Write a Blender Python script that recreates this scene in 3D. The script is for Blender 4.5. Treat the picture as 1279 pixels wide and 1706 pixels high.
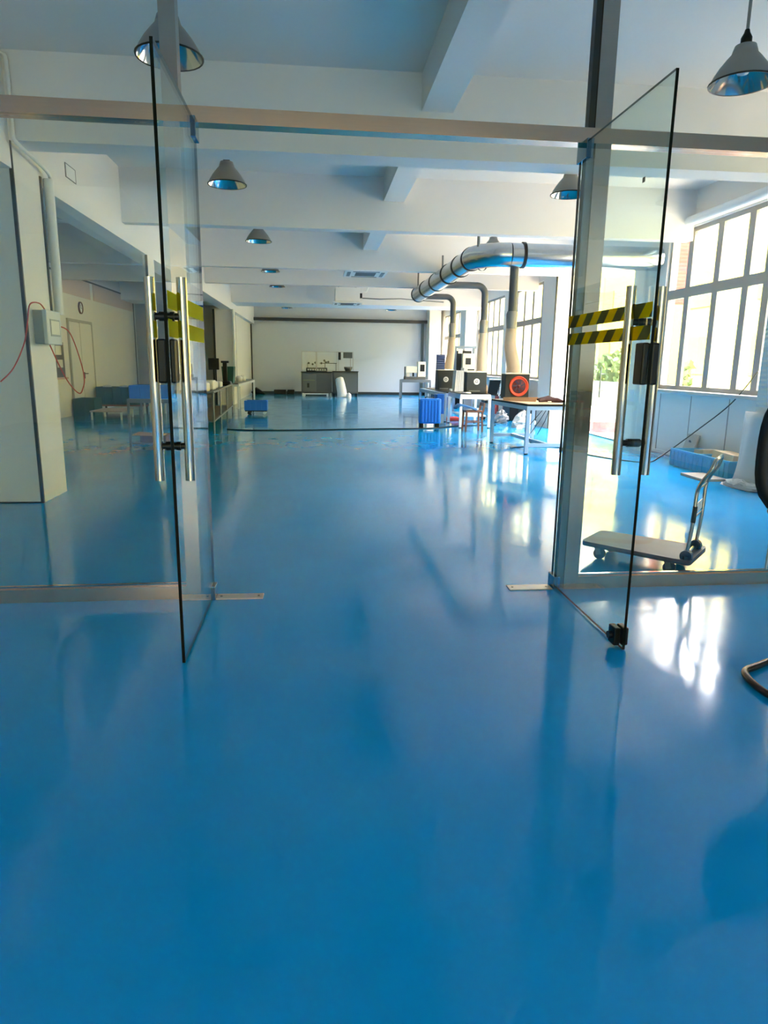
import bpy, bmesh, math, random
from mathutils import Vector, Matrix
random.seed(7)
for o in list(bpy.data.objects):
    bpy.data.objects.remove(o, do_unlink=True)
S = bpy.context.scene
COL = S.collection
PI = math.pi

# ------------------------------------------------------------------ camera
cd = bpy.data.cameras.new('camera')
cam = bpy.data.objects.new('camera', cd)
COL.objects.link(cam)
cd.sensor_fit = 'VERTICAL'
cd.sensor_height = 36.0
cd.lens = 36.0 * 1134.0 / 1706.0
cd.clip_start = 0.05
cd.clip_end = 300
rt = Vector((0.99508335, -0.09816236, 0.01316316))
up = Vector((0.00804847, 0.21261368, 0.97710319))
bk = Vector((-0.09871342, -0.97219318, 0.21235839))
mt = Matrix.Identity(4)
for i in range(3):
    mt[i][0] = rt[i]; mt[i][1] = up[i]; mt[i][2] = bk[i]
mt[2][3] = 1.5
cam.matrix_world = mt
S.camera = cam

# ------------------------------------------------------------------ view
S.view_settings.view_transform = 'Standard'
S.view_settings.look = 'None'
S.view_settings.gamma = 1.0
S.view_settings.use_curve_mapping = False
S.view_settings.exposure = 1.22

# ------------------------------------------------------------------ world: hazy daylight, brighter overhead
W = bpy.data.worlds.new('daylight'); S.world = W
W.use_nodes = True
wn = W.node_tree.nodes; wl = W.node_tree.links
wn.clear()
wo = wn.new('ShaderNodeOutputWorld'); wb = wn.new('ShaderNodeBackground')
tc = wn.new('ShaderNodeTexCoord'); sx = wn.new('ShaderNodeSeparateXYZ'); cr = wn.new('ShaderNodeValToRGB')
wl.new(tc.outputs['Generated'], sx.inputs[0]); wl.new(sx.outputs['Z'], cr.inputs[0])
wl.new(cr.outputs[0], wb.inputs[0]); wl.new(wb.outputs[0], wo.inputs[0])
SKY = 15.0
e = cr.color_ramp.elements
e[0].position = 0.0; e[0].color = (0.17, 0.158, 0.055, 1)
e[1].position = 1.0; e[1].color = (1.0, .98, 1.06, 1)
q = cr.color_ramp.elements.new(0.20); q.color = (0.22, 0.205, 0.08, 1)
q = cr.color_ramp.elements.new(0.42); q.color = (1.0, 0.97, 1.04, 1)
wb.inputs[1].default_value = SKY

# the sun stands behind this building and lights the yard and the houses across it
sd = bpy.data.lights.new('sun', 'SUN'); sd.energy = 0.4; sd.angle = math.radians(3); sd.color = (1, .95, .85)
sun = bpy.data.objects.new('sun', sd); COL.objects.link(sun)
sun.rotation_euler = Vector((0.75, 0.25, -0.62)).to_track_quat('-Z', 'Y').to_euler()

def portal(name, loc, rot, sxx, syy):
    ld = bpy.data.lights.new(name, 'AREA'); ld.shape = 'RECTANGLE'; ld.size = sxx; ld.size_y = syy
    try:
        ld.cycles.is_portal = True
    except Exception:
        ld.energy = 0
    o = bpy.data.objects.new(name, ld); COL.objects.link(o); o.location = loc; o.rotation_euler = rot
    return o
# openings in the right wall and an added one in the unseen wall behind the camera: (y0, y1, z0, z1)
OPEN = [(5.9, 7.3, 1.13, 3.77), (8.45, 12.12, 1.13, 3.77), (13.38, 16.36, 0.0, 3.70),
        (17.4, 22.3, 1.13, 3.77), (22.8, 26.55, 1.13, 3.77), (27.65, 33.6, 1.13, 3.77)]
for (y0, y1, z0, z1) in OPEN:
    portal('window_portal', (6.42, (y0 + y1) / 2, (z0 + z1) / 2), (PI / 2, 0, PI / 2), y1 - y0, z1 - z0)
portal('window_portal', (.95, -9.22, 2.25), (PI / 2, 0, PI), 7.1, 2.7)  # rear opening, out of view, added to light surfaces facing the camera

# ------------------------------------------------------------------ materials
def lin(c):
    return tuple(((x / 255.) / 12.92 if x / 255. <= 0.04045 else ((x / 255. + 0.055) / 1.055) ** 2.4) for x in c)
MATS = {}
def mat(name, rgb, rough=0.5, metal=0.0, noise=0.0, nscale=6.0, bump=0.0, bscale=30.0, spec=0.5, coat=0.0, stretch=None, emit=None):
    if name in MATS: return MATS[name]
    m = bpy.data.materials.new(name); m.use_nodes = True; MATS[name] = m
    nt = m.node_tree; b = nt.nodes['Principled BSDF']
    c = lin(rgb) + (1,)
    b.inputs['Base Color'].default_value = c
    b.inputs['Roughness'].default_value = rough
    b.inputs['Metallic'].default_value = metal
    b.inputs['Specular IOR Level'].default_value = spec
    b.inputs['Coat Weight'].default_value = coat
    if emit:
        b.inputs['Emission Color'].default_value = lin(emit[0]) + (1,); b.inputs['Emission Strength'].default_value = emit[1]
    if noise or bump:
        t = nt.nodes.new('ShaderNodeTexCoord'); mp = nt.nodes.new('ShaderNodeMapping')
        nt.links.new(t.outputs['Object'], mp.inputs[0])
        if stretch: mp.inputs['Scale'].default_value = stretch
        if noise:
            n = nt.nodes.new('ShaderNodeTexNoise'); n.inputs['Scale'].default_value = nscale; n.inputs['Detail'].default_value = 5
            nt.links.new(mp.outputs[0], n.inputs['Vector'])
            mx = nt.nodes.new('ShaderNodeMix'); mx.data_type = 'RGBA'
            mx.inputs[6].default_value = tuple(max(0, x * (1 - noise)) for x in c[:3]) + (1,)
            mx.inputs[7].default_value = tuple(min(1, x * (1 + noise)) for x in c[:3]) + (1,)
            nt.links.new(n.outputs['Fac'], mx.inputs[0]); nt.links.new(mx.outputs[2], b.inputs['Base Color'])
        if bump:
            n2 = nt.nodes.new('ShaderNodeTexNoise'); n2.inputs['Scale'].default_value = bscale; n2.inputs['Detail'].default_value = 3
            nt.links.new(mp.outputs[0], n2.inputs['Vector'])
            bp = nt.nodes.new('ShaderNodeBump'); bp.inputs['Strength'].default_value = bump; bp.inputs['Distance'].default_value = 0.02
            nt.links.new(n2.outputs['Fac'], bp.inputs['Height']); nt.links.new(bp.outputs[0], b.inputs['Normal'])
    return m

def glass_mat(name, tint, base=.045, boost=1.0):
    m = bpy.data.materials.new(name); m.use_nodes = True; nt = m.node_tree; nt.nodes.clear()
    out = nt.nodes.new('ShaderNodeOutputMaterial'); mx = nt.nodes.new('ShaderNodeMixShader')
    tr = nt.nodes.new('ShaderNodeBsdfTransparent'); gl = nt.nodes.new('ShaderNodeBsdfGlossy')
    tr.inputs[0].default_value = tint + (1,); gl.inputs['Roughness'].default_value = 0.0
    gl.inputs['Color'].default_value = (boost, boost, boost, 1)
    # Schlick fresnel of a thin sheet, the same from both sides
    lw = nt.nodes.new('ShaderNodeLayerWeight'); lw.inputs[0].default_value = 0.5
    pw = nt.nodes.new('ShaderNodeMath'); pw.operation = 'POWER'; pw.inputs[1].default_value = 5.0
    nt.links.new(lw.outputs['Facing'], pw.inputs[0])
    ma = nt.nodes.new('ShaderNodeMath'); ma.operation = 'MULTIPLY_ADD'; ma.inputs[1].default_value = 0.90; ma.inputs[2].default_value = base
    nt.links.new(pw.outputs[0], ma.inputs[0])
    nt.links.new(ma.outputs[0], mx.inputs[0]); nt.links.new(tr.outputs[0], mx.inputs[1]); nt.links.new(gl.outputs[0], mx.inputs[2])
    nt.links.new(mx.outputs[0], out.inputs[0])
    return m
GLASS = glass_mat('door_glass', (0.90, 0.965, 0.95))
FIXGLASS = glass_mat('fixed_glass', (0.97, 0.985, 0.98))
WINGLASS = glass_mat('window_glass', (0.98, 0.98, 0.96))
ACRYL = glass_mat('acrylic', (0.93, 0.94, 0.95), .008)
EDGE = mat('glass_edge_green', (4, 12, 12), 0.5, spec=.1)
PLASTIC = glass_mat('plastic_film', (0.80, 0.82, 0.84))

def floor_mat():
    m = bpy.data.materials.new('blue_epoxy'); m.use_nodes = True; nt = m.node_tree; b = nt.nodes['Principled BSDF']
    N = nt.nodes.new; L = nt.links.new
    t = N('ShaderNodeTexCoord'); mp = N('ShaderNodeMapping'); mp.inputs['Scale'].default_value = (1, .7, 1)
    L(t.outputs['Object'], mp.inputs[0])
    n1 = N('ShaderNodeTexNoise'); n1.inputs['Scale'].default_value = 1.1; n1.inputs['Detail'].default_value = 6; n1.inputs['Roughness'].default_value = .6
    L(mp.outputs[0], n1.inputs['Vector'])
    r = N('ShaderNodeValToRGB'); L(n1.outputs['Fac'], r.inputs[0])
    r.color_ramp.elements[0].position = .3; r.color_ramp.elements[0].color = lin((0, 148, 212)) + (1,)
    r.color_ramp.elements[1].position = .72; r.color_ramp.elements[1].color = lin((3, 158, 222)) + (1,)
    L(r.outputs[0], b.inputs['Base Color'])
    n2 = N('ShaderNodeTexNoise'); n2.inputs['Scale'].default_value = 2.2; n2.inputs['Detail'].default_value = 4
    L(mp.outputs[0], n2.inputs['Vector'])
    mr = N('ShaderNodeMapRange'); mr.inputs[1].default_value = .35; mr.inputs[2].default_value = .7; mr.inputs[3].default_value = .07; mr.inputs[4].default_value = .16
    L(n2.outputs['Fac'], mr.inputs[0]); L(mr.outputs[0], b.inputs['Roughness'])
    b.inputs['IOR'].default_value = 1.42
    n3 = N('ShaderNodeTexNoise'); n3.inputs['Scale'].default_value = 3.2; n3.inputs['Detail'].default_value = 2.5; n3.inputs['Distortion'].default_value = .6
    L(mp.outputs[0], n3.inputs['Vector'])
    bp = N('ShaderNodeBump'); bp.inputs['Strength'].default_value = .15; bp.inputs['Distance'].default_value = .01
    L(n3.outputs['Fac'], bp.inputs['Height']); L(bp.outputs[0], b.inputs['Normal'])
    return m
FLOOR = floor_mat()

def stripe_mat():   # yellow hazard tape: slanted bands, coordinates of the tape in metres
    m = bpy.data.materials.new('hazard_tape'); m.use_nodes = True; nt = m.node_tree; b = nt.nodes['Principled BSDF']
    N = nt.nodes.new; L = nt.links.new
    t = N('ShaderNodeTexCoord'); s = N('ShaderNodeSeparateXYZ'); L(t.outputs['Object'], s.inputs[0])
    a = N('ShaderNodeMath'); a.operation = 'MULTIPLY_ADD'; a.inputs[1].default_value = 1.0; L(s.outputs['Z'], a.inputs[0]); L(s.outputs['Y'], a.inputs[2])
    d = N('ShaderNodeMath'); d.operation = 'MULTIPLY'; d.inputs[1].default_value = 1 / 0.215; L(a.outputs[0], d.inputs[0])
    f = N('ShaderNodeMath'); f.operation = 'FRACT'; L(d.outputs[0], f.inputs[0])
    g = N('ShaderNodeMath'); g.operation = 'GREATER_THAN'; g.inputs[1].default_value = .5; L(f.outputs[0], g.inputs[0])
    mx = N('ShaderNodeMix'); mx.data_type = 'RGBA'; mx.inputs[6].default_value = lin((255, 216, 0)) + (1,); mx.inputs[7].default_value = lin((150, 140, 92)) + (1,)
    L(g.outputs[0], mx.inputs[0]); L(mx.outputs[2], b.inputs['Base Color']); b.inputs['Roughness'].default_value = .4
    tr = N('ShaderNodeBsdfTranslucent'); L(mx.outputs[2], tr.inputs[0])
    ms = N('ShaderNodeMixShader'); ms.inputs[0].default_value = .8
    L(b.outputs[0], ms.inputs[1]); L(tr.outputs[0], ms.inputs[2]); L(ms.outputs[0], nt.nodes['Material Output'].inputs[0])
    return m
TAPE = stripe_mat()
def translucent(name, rgb, fac=.5, rough=.5):
    m = mat(name, rgb, rough); nt = m.node_tree; b = nt.nodes['Principled BSDF']
    tr = nt.nodes.new('ShaderNodeBsdfTranslucent'); tr.inputs[0].default_value = lin(rgb) + (1,)
    ms = nt.nodes.new('ShaderNodeMixShader'); ms.inputs[0].default_value = fac
    nt.links.new(b.outputs[0], ms.inputs[1]); nt.links.new(tr.outputs[0], ms.inputs[2]); nt.links.new(ms.outputs[0], nt.nodes['Material Output'].inputs[0])
    return m
YTAPE = translucent('yellow_tape', (255, 236, 10), .8)
FABRIC = translucent('hose_cloth', (226, 208, 184), .35, .8)
SHEET = translucent('white_sheet', (222, 224, 224), .3, .35)

def ribbed(name, rgb, axis, period, depth, rough=.5, dark=.6):   # slatted or corrugated surface in one direction
    m = mat(name, rgb, rough); nt = m.node_tree; b = nt.nodes['Principled BSDF']; N = nt.nodes.new; L = nt.links.new
    t = N('ShaderNodeTexCoord'); s = N('ShaderNodeSeparateXYZ'); L(t.outputs['Object'], s.inputs[0])
    d = N('ShaderNodeMath'); d.operation = 'MULTIPLY'; d.inputs[1].default_value = 1 / period; L(s.outputs[axis], d.inputs[0])
    f = N('ShaderNodeMath'); f.operation = 'PINGPONG'; f.inputs[1].default_value = .5; L(d.outputs[0], f.inputs[0])
    bp = N('ShaderNodeBump'); bp.inputs['Distance'].default_value = depth; L(f.outputs[0], bp.inputs['Height']); L(bp.outputs[0], b.inputs['Normal'])
    return m

WALLW = mat('white_paint', (231, 229, 225), .6, noise=.02, nscale=1.5, bump=.05, bscale=40)
PANELW = mat('white_panel', (230, 227, 221), .38, noise=.015, nscale=2)
CEIL = mat('ceiling_paint', (229, 227, 225), .7, noise=.015, nscale=1)
STEEL = mat('brushed_steel', (206, 178, 158), .22, 1.0, noise=.06, nscale=4, stretch=(1, 1, 40))
STEELH = mat('brushed_steel_long', (226, 190, 166), .24, 1.0, noise=.06, nscale=4, stretch=(1, 40, 40))
POLISH = mat('polished_steel', (196, 184, 174), .1, 1.0)
BLACKP = mat('black_plastic', (9, 10, 12), .35, spec=.3)
BLACKM = mat('black_metal', (28, 28, 30), .35, .4)
DARKTRIM = mat('dark_trim', (34, 38, 40), .4)
ALU = mat('window_aluminium', (158, 153, 148), .45)
GALV = mat('galvanised_duct', (190, 198, 204), .2, 1.0, noise=.08, nscale=14)
PVC = mat('grey_pvc', (88, 92, 97), .35)
LAMPOUT = mat('lamp_grey_enamel', (138, 138, 136), .45, .3)
LAMPIN = mat('lamp_reflector', (215, 222, 228), .12, 1.0)
BULB = mat('bulb_glass', (235, 238, 240), .1)
GREEN = mat('green_crate', (12, 78, 66), .4, noise=.1)
BLUE = mat('blue_plastic', (0, 116, 224), .35, noise=.06)
BLUEC = mat('blue_crate', (50, 168, 214), .4, noise=.06)
WHITEM = mat('white_metal', (228, 232, 236), .35)
PALEBL = mat('pale_blue_metal', (176, 200, 220), .35)
GREYM = mat('grey_metal', (120, 124, 126), .4, .4)
DKGREY = mat('dark_grey_cabinet', (82, 86, 84), .45, noise=.04)
CARD = mat('cardboard', (196, 148, 104), .8, noise=.08, nscale=9)
CARD2 = mat('pale_cardboard', (222, 196, 160), .8, noise=.06)
WOOD = mat('trolley_board', (74, 54, 46), .5, noise=.4, nscale=5, stretch=(3, 1, 1))
RED = mat('red_plastic', (200, 52, 40), .4)
REDW = mat('red_wire', (190, 56, 52), .5)
CREAM = mat('cream_enamel', (226, 222, 204), .4)
WHITEP = mat('white_plastic', (232, 232, 230), .4)
BOXG = mat('grey_green_box', (150, 156, 148), .45)
BOXL = mat('pale_grey_cover', (206, 210, 206), .4)
BROWN = mat('brown_wood', (118, 72, 52), .5, noise=.15)
DKBLUE = mat('dark_blue', (32, 52, 96), .5)
RUBBER = mat('dark_rubber', (38, 44, 48), .6)
ORANGE = mat('orange_ring', (238, 84, 58), .45)

# ------------------------------------------------------------------ mesh kit
class M:
    def __init__(s): s.v = []; s.f = []; s.sm = []; s.mi = []
    def add(s, vs, fs, sm=False, mi=0):
        k = len(s.v); s.v += [Vector(a) for a in vs]
        for f in fs:
            s.f.append([k + i for i in f]); s.sm.append(sm); s.mi.append(mi)
        return s
    def box(s, x0, x1, y0, y1, z0, z1, mi=0):
        v = [(x0, y0, z0), (x1, y0, z0), (x1, y1, z0), (x0, y1, z0), (x0, y0, z1), (x1, y0, z1), (x1, y1, z1), (x0, y1, z1)]
        return s.add(v, [(0, 3, 2, 1), (4, 5, 6, 7), (0, 1, 5, 4), (1, 2, 6, 5), (2, 3, 7, 6), (3, 0, 4, 7)], mi=mi)
    def rbox(s, x0, x1, y0, y1, z0, z1, b=.01, mi=0):     # box with bevelled edges
        bm = bmesh.new(); g = bmesh.ops.create_cube(bm, size=1)
        for v in bm.verts:
            v.co = Vector(((x0 + x1) / 2 + v.co.x * (x1 - x0), (y0 + y1) / 2 + v.co.y * (y1 - y0), (z0 + z1) / 2 + v.co.z * (z1 - z0)))
        bmesh.ops.bevel(bm, geom=list(bm.edges), offset=b, segments=2, affect='EDGES', profile=.5)
        bm.verts.index_update()
        s.add([v.co.copy() for v in bm.verts], [[v.index for v in f.verts] for f in bm.faces], mi=mi); bm.free(); return s
    def hexa(s, b4, t4, mi=0):       # bottom ring ccw, top ring ccw
        return s.add(list(b4) + list(t4), [(0, 3, 2, 1), (4, 5, 6, 7), (0, 1, 5, 4), (1, 2, 6, 5), (2, 3, 7, 6), (3, 0, 4, 7)], mi=mi)
    def bar(s, p, q, w, h=None, upv=(0, 0, 1), mi=0):
        p = Vector(p); q = Vector(q); d = (q - p).normalized(); u = Vector(upv)
        if abs(d.dot(u)) > .98: u = Vector((0, 1, 0))
        a = d.cross(u).normalized(); c = a.cross(d).normalized(); h = h or w
        o = [a * (-w / 2) + c * (-h / 2), a * (w / 2) + c * (-h / 2), a * (w / 2) + c * (h / 2), a * (-w / 2) + c * (h / 2)]
        return s.add([p + x for x in o] + [q + x for x in o], [(0, 1, 2, 3), (7, 6, 5, 4), (0, 4, 5, 1), (1, 5, 6, 2), (2, 6, 7, 3), (3, 7, 4, 0)], mi=mi)
    def tube(s, pts, r, n=12, cap=True, mi=0):
        pts = [Vector(p) for p in pts]; rs = r if isinstance(r, (list, tuple)) else [r] * len(pts)
        k = len(s.v); ref = None; rings = []
        for i, p in enumerate(pts):
            if i == 0: d = pts[1] - p
            elif i == len(pts) - 1: d = p - pts[i - 1]
            else: d = (pts[i + 1] - p).normalized() + (p - pts[i - 1]).normalized()
            d.normalize()
            if ref is None:
                ref = Vector((0, 0, 1)) if abs(d.z) < .9 else Vector((1, 0, 0))
            a = d.cross(ref).normalized(); ref = a.cross(d).normalized()
            rings.append([p + (a * math.cos(2 * PI * j / n) + ref * math.sin(2 * PI * j / n)) * rs[i] for j in range(n)])
        v = [x for rg in rings for x in rg]; f = []
        for i in range(len(pts) - 1):
            for j in range(n):
                f.append((i * n + j, i * n + (j + 1) % n, (i + 1) * n + (j + 1) % n, (i + 1) * n + j))
        s.add(v, f, True, mi)
        if cap:
            s.add(rings[0], [tuple(range(n))], False, mi); s.add(rings[-1], [tuple(reversed(range(n)))], False, mi)
        return s
    def lathe(s, prof, c, n=28, axis=(0, 0, 1), mi=0):
        c = Vector(c); ax = Vector(axis).normalized()
        rot = Vector((0, 0, 1)).rotation_difference(ax).to_matrix(); v = []; f = []
        for (r, z) in prof:
            for j in range(n):
                v.append(c + rot @ Vector((r * math.cos(2 * PI * j / n), r * math.sin(2 * PI * j / n), z)))
        for i in range(len(prof) - 1):
            for j in range(n):
                f.append((i * n + j, i * n + (j + 1) % n, (i + 1) * n + (j + 1) % n, (i + 1) * n + j))
        return s.add(v, f, True, mi)
    def prism(s, pts, off, mi=0):    # polygon pts extruded by vector off
        off = Vector(off); n = len(pts); p = [Vector(a) for a in pts]
        f = [tuple(reversed(range(n))), tuple(range(n, 2 * n))] + [(i, (i + 1) % n, n + (i + 1) % n, n + i) for i in range(n)]
        return s.add(p + [a + off for a in p], f, mi=mi)
    def xf(s, mtx):
        s.v = [mtx @ v for v in s.v]; return s

def root_of(o):
    while o.parent: o = o.parent
    return o
def obj(name, m, material, parent=None, label=None, loc=None):
    me = bpy.data.meshes.new(name)
    base = Vector(loc) if loc is not None else (Vector(root_of(parent)['_b']) if parent else Vector((0, 0, 0)))
    me.from_pydata([tuple(v - base) for v in m.v], [], m.f); me.update()
    for p, sm, mi in zip(me.polygons, m.sm, m.mi):
        p.use_smooth = sm; p.material_index = mi
    bm = bmesh.new(); bm.from_mesh(me); bmesh.ops.recalc_face_normals(bm, faces=bm.faces); bm.to_mesh(me); bm.free()
    for mm in (material if isinstance(material, (list, tuple)) else [material]): me.materials.append(mm)
    o = bpy.data.objects.new(name, me); COL.objects.link(o)
    if parent: o.parent = parent
    else:
        o.location = base; o['_b'] = tuple(base)
    if label: o['label'] = label
    return o
def tag(o, label=None, cat=None, group=None, kind=None):
    if label: o['label'] = label
    if cat: o['category'] = cat
    if group: o['group'] = group
    if kind: o['kind'] = kind
    return o
def thing(name, label, cat, loc, group=None, kind=None):
    o = bpy.data.objects.new(name, None); COL.objects.link(o); o.location = loc; o['_b'] = tuple(loc); o.empty_display_size = .1
    return tag(o, label, cat, group, kind)
def single(name, m, material, label, cat, group=None, kind=None):
    xs = [v.x for v in m.v]; ys = [v.y for v in m.v]; zs = [v.z for v in m.v]
    o = obj(name, m, material, None, None, ((min(xs) + max(xs)) / 2, (min(ys) + max(ys)) / 2, min(zs)))
    return tag(o, label, cat, group, kind)
def struct(name, m, material, label=None, cat=None):
    o = obj(name, m, material); o['kind'] = 'structure'
    if label: o['label'] = label
    if cat: o['category'] = cat
    return o
def dup(r, loc, rz=0, label=None, group=None):
    c = r.copy(); COL.objects.link(c); c.location = loc; c.rotation_euler = (0, 0, rz)
    if label: c['label'] = label
    if group: c['group'] = group
    for ch in list(r.children):
        d = ch.copy(); COL.objects.link(d); d.parent = c
        for g in list(ch.children):
            h = g.copy(); COL.objects.link(h); h.parent = d
    return c

# ================================================================== SETTING
CZ = 4.33
struct('floor', M().box(-7.7, 6.4, -9.2, 34.5, -.1, 0), FLOOR, 'glossy blue epoxy floor of the workshop', 'floor')
struct('ceiling', M().box(-7.7, 6.4, -9.2, 34.5, CZ, CZ + .15), CEIL, 'white painted concrete ceiling', 'ceiling')
# right wall with openings
m = M(); ys = -9.2
for (y0, y1, z0, z1) in OPEN:
    m.box(6.2, 6.4, ys, y0, 0, CZ)
    if z0 > 0: m.box(6.2, 6.4, y0, y1, 0, z0)
    m.box(6.2, 6.4, y0, y1, z1, CZ); ys = y1
m.box(6.2, 6.4, ys, 34.5, 0, CZ)
struct('wall_right', m, WALLW, 'white window wall along the right side', 'wall')
struct('wall_back', M().box(-7.7, 6.2, 34.3, 34.5, 0, CZ), mat('grey_wall_panel', (198, 204, 210), .45, noise=.015, nscale=2), 'pale grey back wall behind the machines', 'wall')
m = M().box(-7.7, -2.6, -9.2, -9.0, 0, CZ).box(4.5, 6.2, -9.2, -9.0, 0, CZ).box(-2.6, 4.5, -9.2, -9.0, 0, .9).box(-2.6, 4.5, -9.2, -9.0, 3.6, CZ)  # gap in this unseen wall is made up to let in fill daylight
struct('wall_front', m, WALLW, 'white wall behind the viewer', 'wall')
struct('wall_left', M().box(-6.85, -6.65, -9.0, 26.93, 0, CZ).box(-7.7, -6.65, 26.93, 27.1, 0, CZ).box(-7.7, -7.5, 27.1, 30.0, 0, CZ), PANELW,
       'white panel wall of the left side room', 'wall')
struct('wall_left_room_end', M().box(-7.7, -3.1, 30.0, 30.2, 0, CZ), PANELW, 'white wall closing the far end of the left side room', 'wall')
struct('wall_left_rear', M().box(-3.25, -3.08, 27.1, 34.3, 0, 3.6), PANELW, 'cream lit side wall beside the back wall', 'wall')
# cross beams, ribs, edge beam
beams = [(7.45, 7.80), (11.35, 11.55), (16.03, 16.22), (19.3, 19.5), (25.2, 26.9)]
names = ['wide ceiling beam nearest the glass doors', 'second ceiling beam with a lamp before it', 'third ceiling beam where the rods of the duct start',
         'fourth ceiling beam behind the ceiling cassette', 'deep far ceiling beam before the back wall']
for i, (a, b) in enumerate(beams):
    struct('trim_%d' % (i + 1), M().box(-6.65, 6.2, a, b, 3.55, CZ), CEIL, names[i], 'beam')
struct('trim_6', M().box(-6.65, 6.2, -.6, -.25, 3.55, CZ), CEIL, 'ceiling beam over the viewer', 'beam')
ribs = [(-.25, 7.45), (7.8, 11.35), (11.55, 16.03)]
rl = ['long narrow ceiling rib above the door header', 'short ceiling rib beyond the first beam', 'ceiling rib beyond the second beam']
for i, (a, b) in enumerate(ribs):
    struct('trim_%d' % (7 + i), M().box(1.08, 1.40, a, b, 3.98, CZ), CEIL, rl[i], 'beam')
struct('trim_10', M().box(-3.30, -2.9, -9.0, 34.3, 3.3, CZ), CEIL, 'long soffit beam over the opening to the left room', 'beam')
# columns
def column(n, x0, x1, y0, y1, z1, label, trim=None):
    c = struct('trim_%d' % n, M().box(x0, x1, y0, y1, 0, z1), PANELW, label, 'column')
    if trim:
        obj('corner_trim', M().box(*trim), DARKTRIM, c)
    return c
c = column(11, -3.9, -2.9, 7.46, 8.16, 3.30, 'near white panel column at the left with black edges', (-2.925, -2.893, 7.447, 7.475, 0, 3.55))
obj('corner_trim', M().box(-2.925, -2.888, 8.13, 8.17, 1.9, 3.4), DARKTRIM, c)
obj('skirting', M().box(-3.9, -2.89, 7.452, 7.462, 0, .015), DARKTRIM, c)
column(12, -2.97, -2.9, 12.85, 13.4, 3.3, 'left column seen behind the open glass leaf', (-2.93, -2.89, 12.83, 12.86, 0, 3.3))
column(13, -3.5, -2.9, 25.2, 26.1, 3.30, 'far left white column by the green bin', (-3.56, -3.49, 25.16, 25.3, 0, 3.3))
column(14, 5.70, 6.2, 16.4, 17.35, CZ, 'right column between the doorway and the far windows', (5.685, 5.72, 16.385, 16.41, 0, CZ))
column(15, 5.75, 6.2, 26.6, 27.6, CZ, 'right column halfway along the far windows')
column(16, 5.45, 6.0, 33.3, 34.3, CZ, 'column in the far right corner')
column(17, 5.75, 6.2, 7.46, 8.44, CZ, 'near right column clad in slats at the picture edge')
obj('slat_cladding', M().box(5.72, 5.75, 7.46, 8.46, .58, 3.5), ribbed('slat_white', (214, 214, 212), 'Z', .06, .02), bpy.data.objects['trim_17'])
# back wall rail, baseboards
bl = struct('trim_18', M().box(-3.08, 5.45, 34.0, 34.3, 3.46, 3.60), DARKTRIM, 'dark horizontal rail across the top of the back wall', 'rail')
obj('edge_strip', M().box(-3.08, -3.02, 34.2, 34.3, 0, 3.46), DARKTRIM, bl)
obj('edge_strip', M().box(5.2, 5.32, 34.18, 34.3, 0, 3.46), mat('grey_green_strip', (96, 106, 104), .5), bl)
struct('baseboard_back', M().box(-3.08, 5.45, 34.27, 34.3, 0, .13), DARKTRIM, 'dark baseboard of the back wall', 'baseboard')
struct('trim_19', M().box(-3.2, -3.0, 27.0, 27.25, 0, 3.5), BLACKP, 'black vertical post beside the far left column', 'post')
single('white_drainpipe', M().tube([(-2.84, 25.12, .85), (-2.84, 25.12, 3.3)], .06), WHITEP, 'white vertical pipe on the far left column edge', 'pipe')
struct('trim_20', M().box(-3.6, -3.45, 22.0, 22.15, 0, 3.3), BLACKP, 'black upright left of the monitor', 'post')
struct('baseboard_right', M().box(6.185, 6.2, 8.45, 13.3, 0, .05), PANELW, 'white skirting under the near windows', 'baseboard')
# seams of right wall panels
m = M()
for y in (9.0, 9.8, 10.87, 11.9): m.box(6.192, 6.2, y - .006, y + .006, 0.05, 1.05)
struct('trim_21', m, ALU, 'thin panel joints under the near windows', 'joint')

# windows on the right
def window(n, y0, y1, z0, z1, bars, transom, label):
    w = thing('window_%d' % n, label, 'window', (6.3, (y0 + y1) / 2, z0), kind='structure')
    m = M(); fw = .07
    m.box(6.24, 6.295, y0, y1, z0, z0 + fw).box(6.24, 6.295, y0, y1, z1 - fw, z1).box(6.24, 6.295, y0, y0 + fw, z0 + fw, z1 - fw).box(6.24, 6.295, y1 - fw, y1, z0 + fw, z1 - fw)
    obj('frame', m, ALU, w)
    m = M()
    for y in bars: m.box(6.245, 6.288, y - .075, y + .075, z0 + fw, z1 - fw)
    obj('mullion', m, ALU, w)
    if transom: obj('transom', M().box(6.24, 6.289, y0 + fw, y1 - fw, transom - .08, transom + .08), ALU, w)
    obj('pane', M().box(6.289, 6.294, y0 + fw, y1 - fw, z0 + fw, z1 - fw), WINGLASS, w)
    if z0 > 0: obj('sill', M().rbox(6.08, 6.24, y0 - .02, y1 + .02, z0 - .06, z0, .012), mat('sill_metal', (200, 200, 198), .35, .3), w)
    return w
wl_ = ['window of the front room nearest the glass partition',
       'large near window right of the open glass leaf', '', 'far window just past the doorway column', 'far window second past the doorway column', 'most distant window by the back corner']
k = 1
for i, (y0, y1, z0, z1) in enumerate(OPEN):
    if i == 2: continue
    if i == 1: bars = [9.35, 9.84, 10.62, 11.45]
    else:
        nb = max(2, int((y1 - y0) / .9)); bars = [y0 + (y1 - y0) * (j + 1) / (nb + 1) for j in range(nb)]
    window(k, y0, y1, z0, z1, bars, 2.75, wl_[i]); k += 1
# rail pipe above windows
single('lintel_pipe', M().tube([(6.1, 8.45, 3.84), (6.1, 12.2, 3.84)], .075, 16), WHITEM, 'thick white pipe running above the near window', 'pipe')
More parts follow.
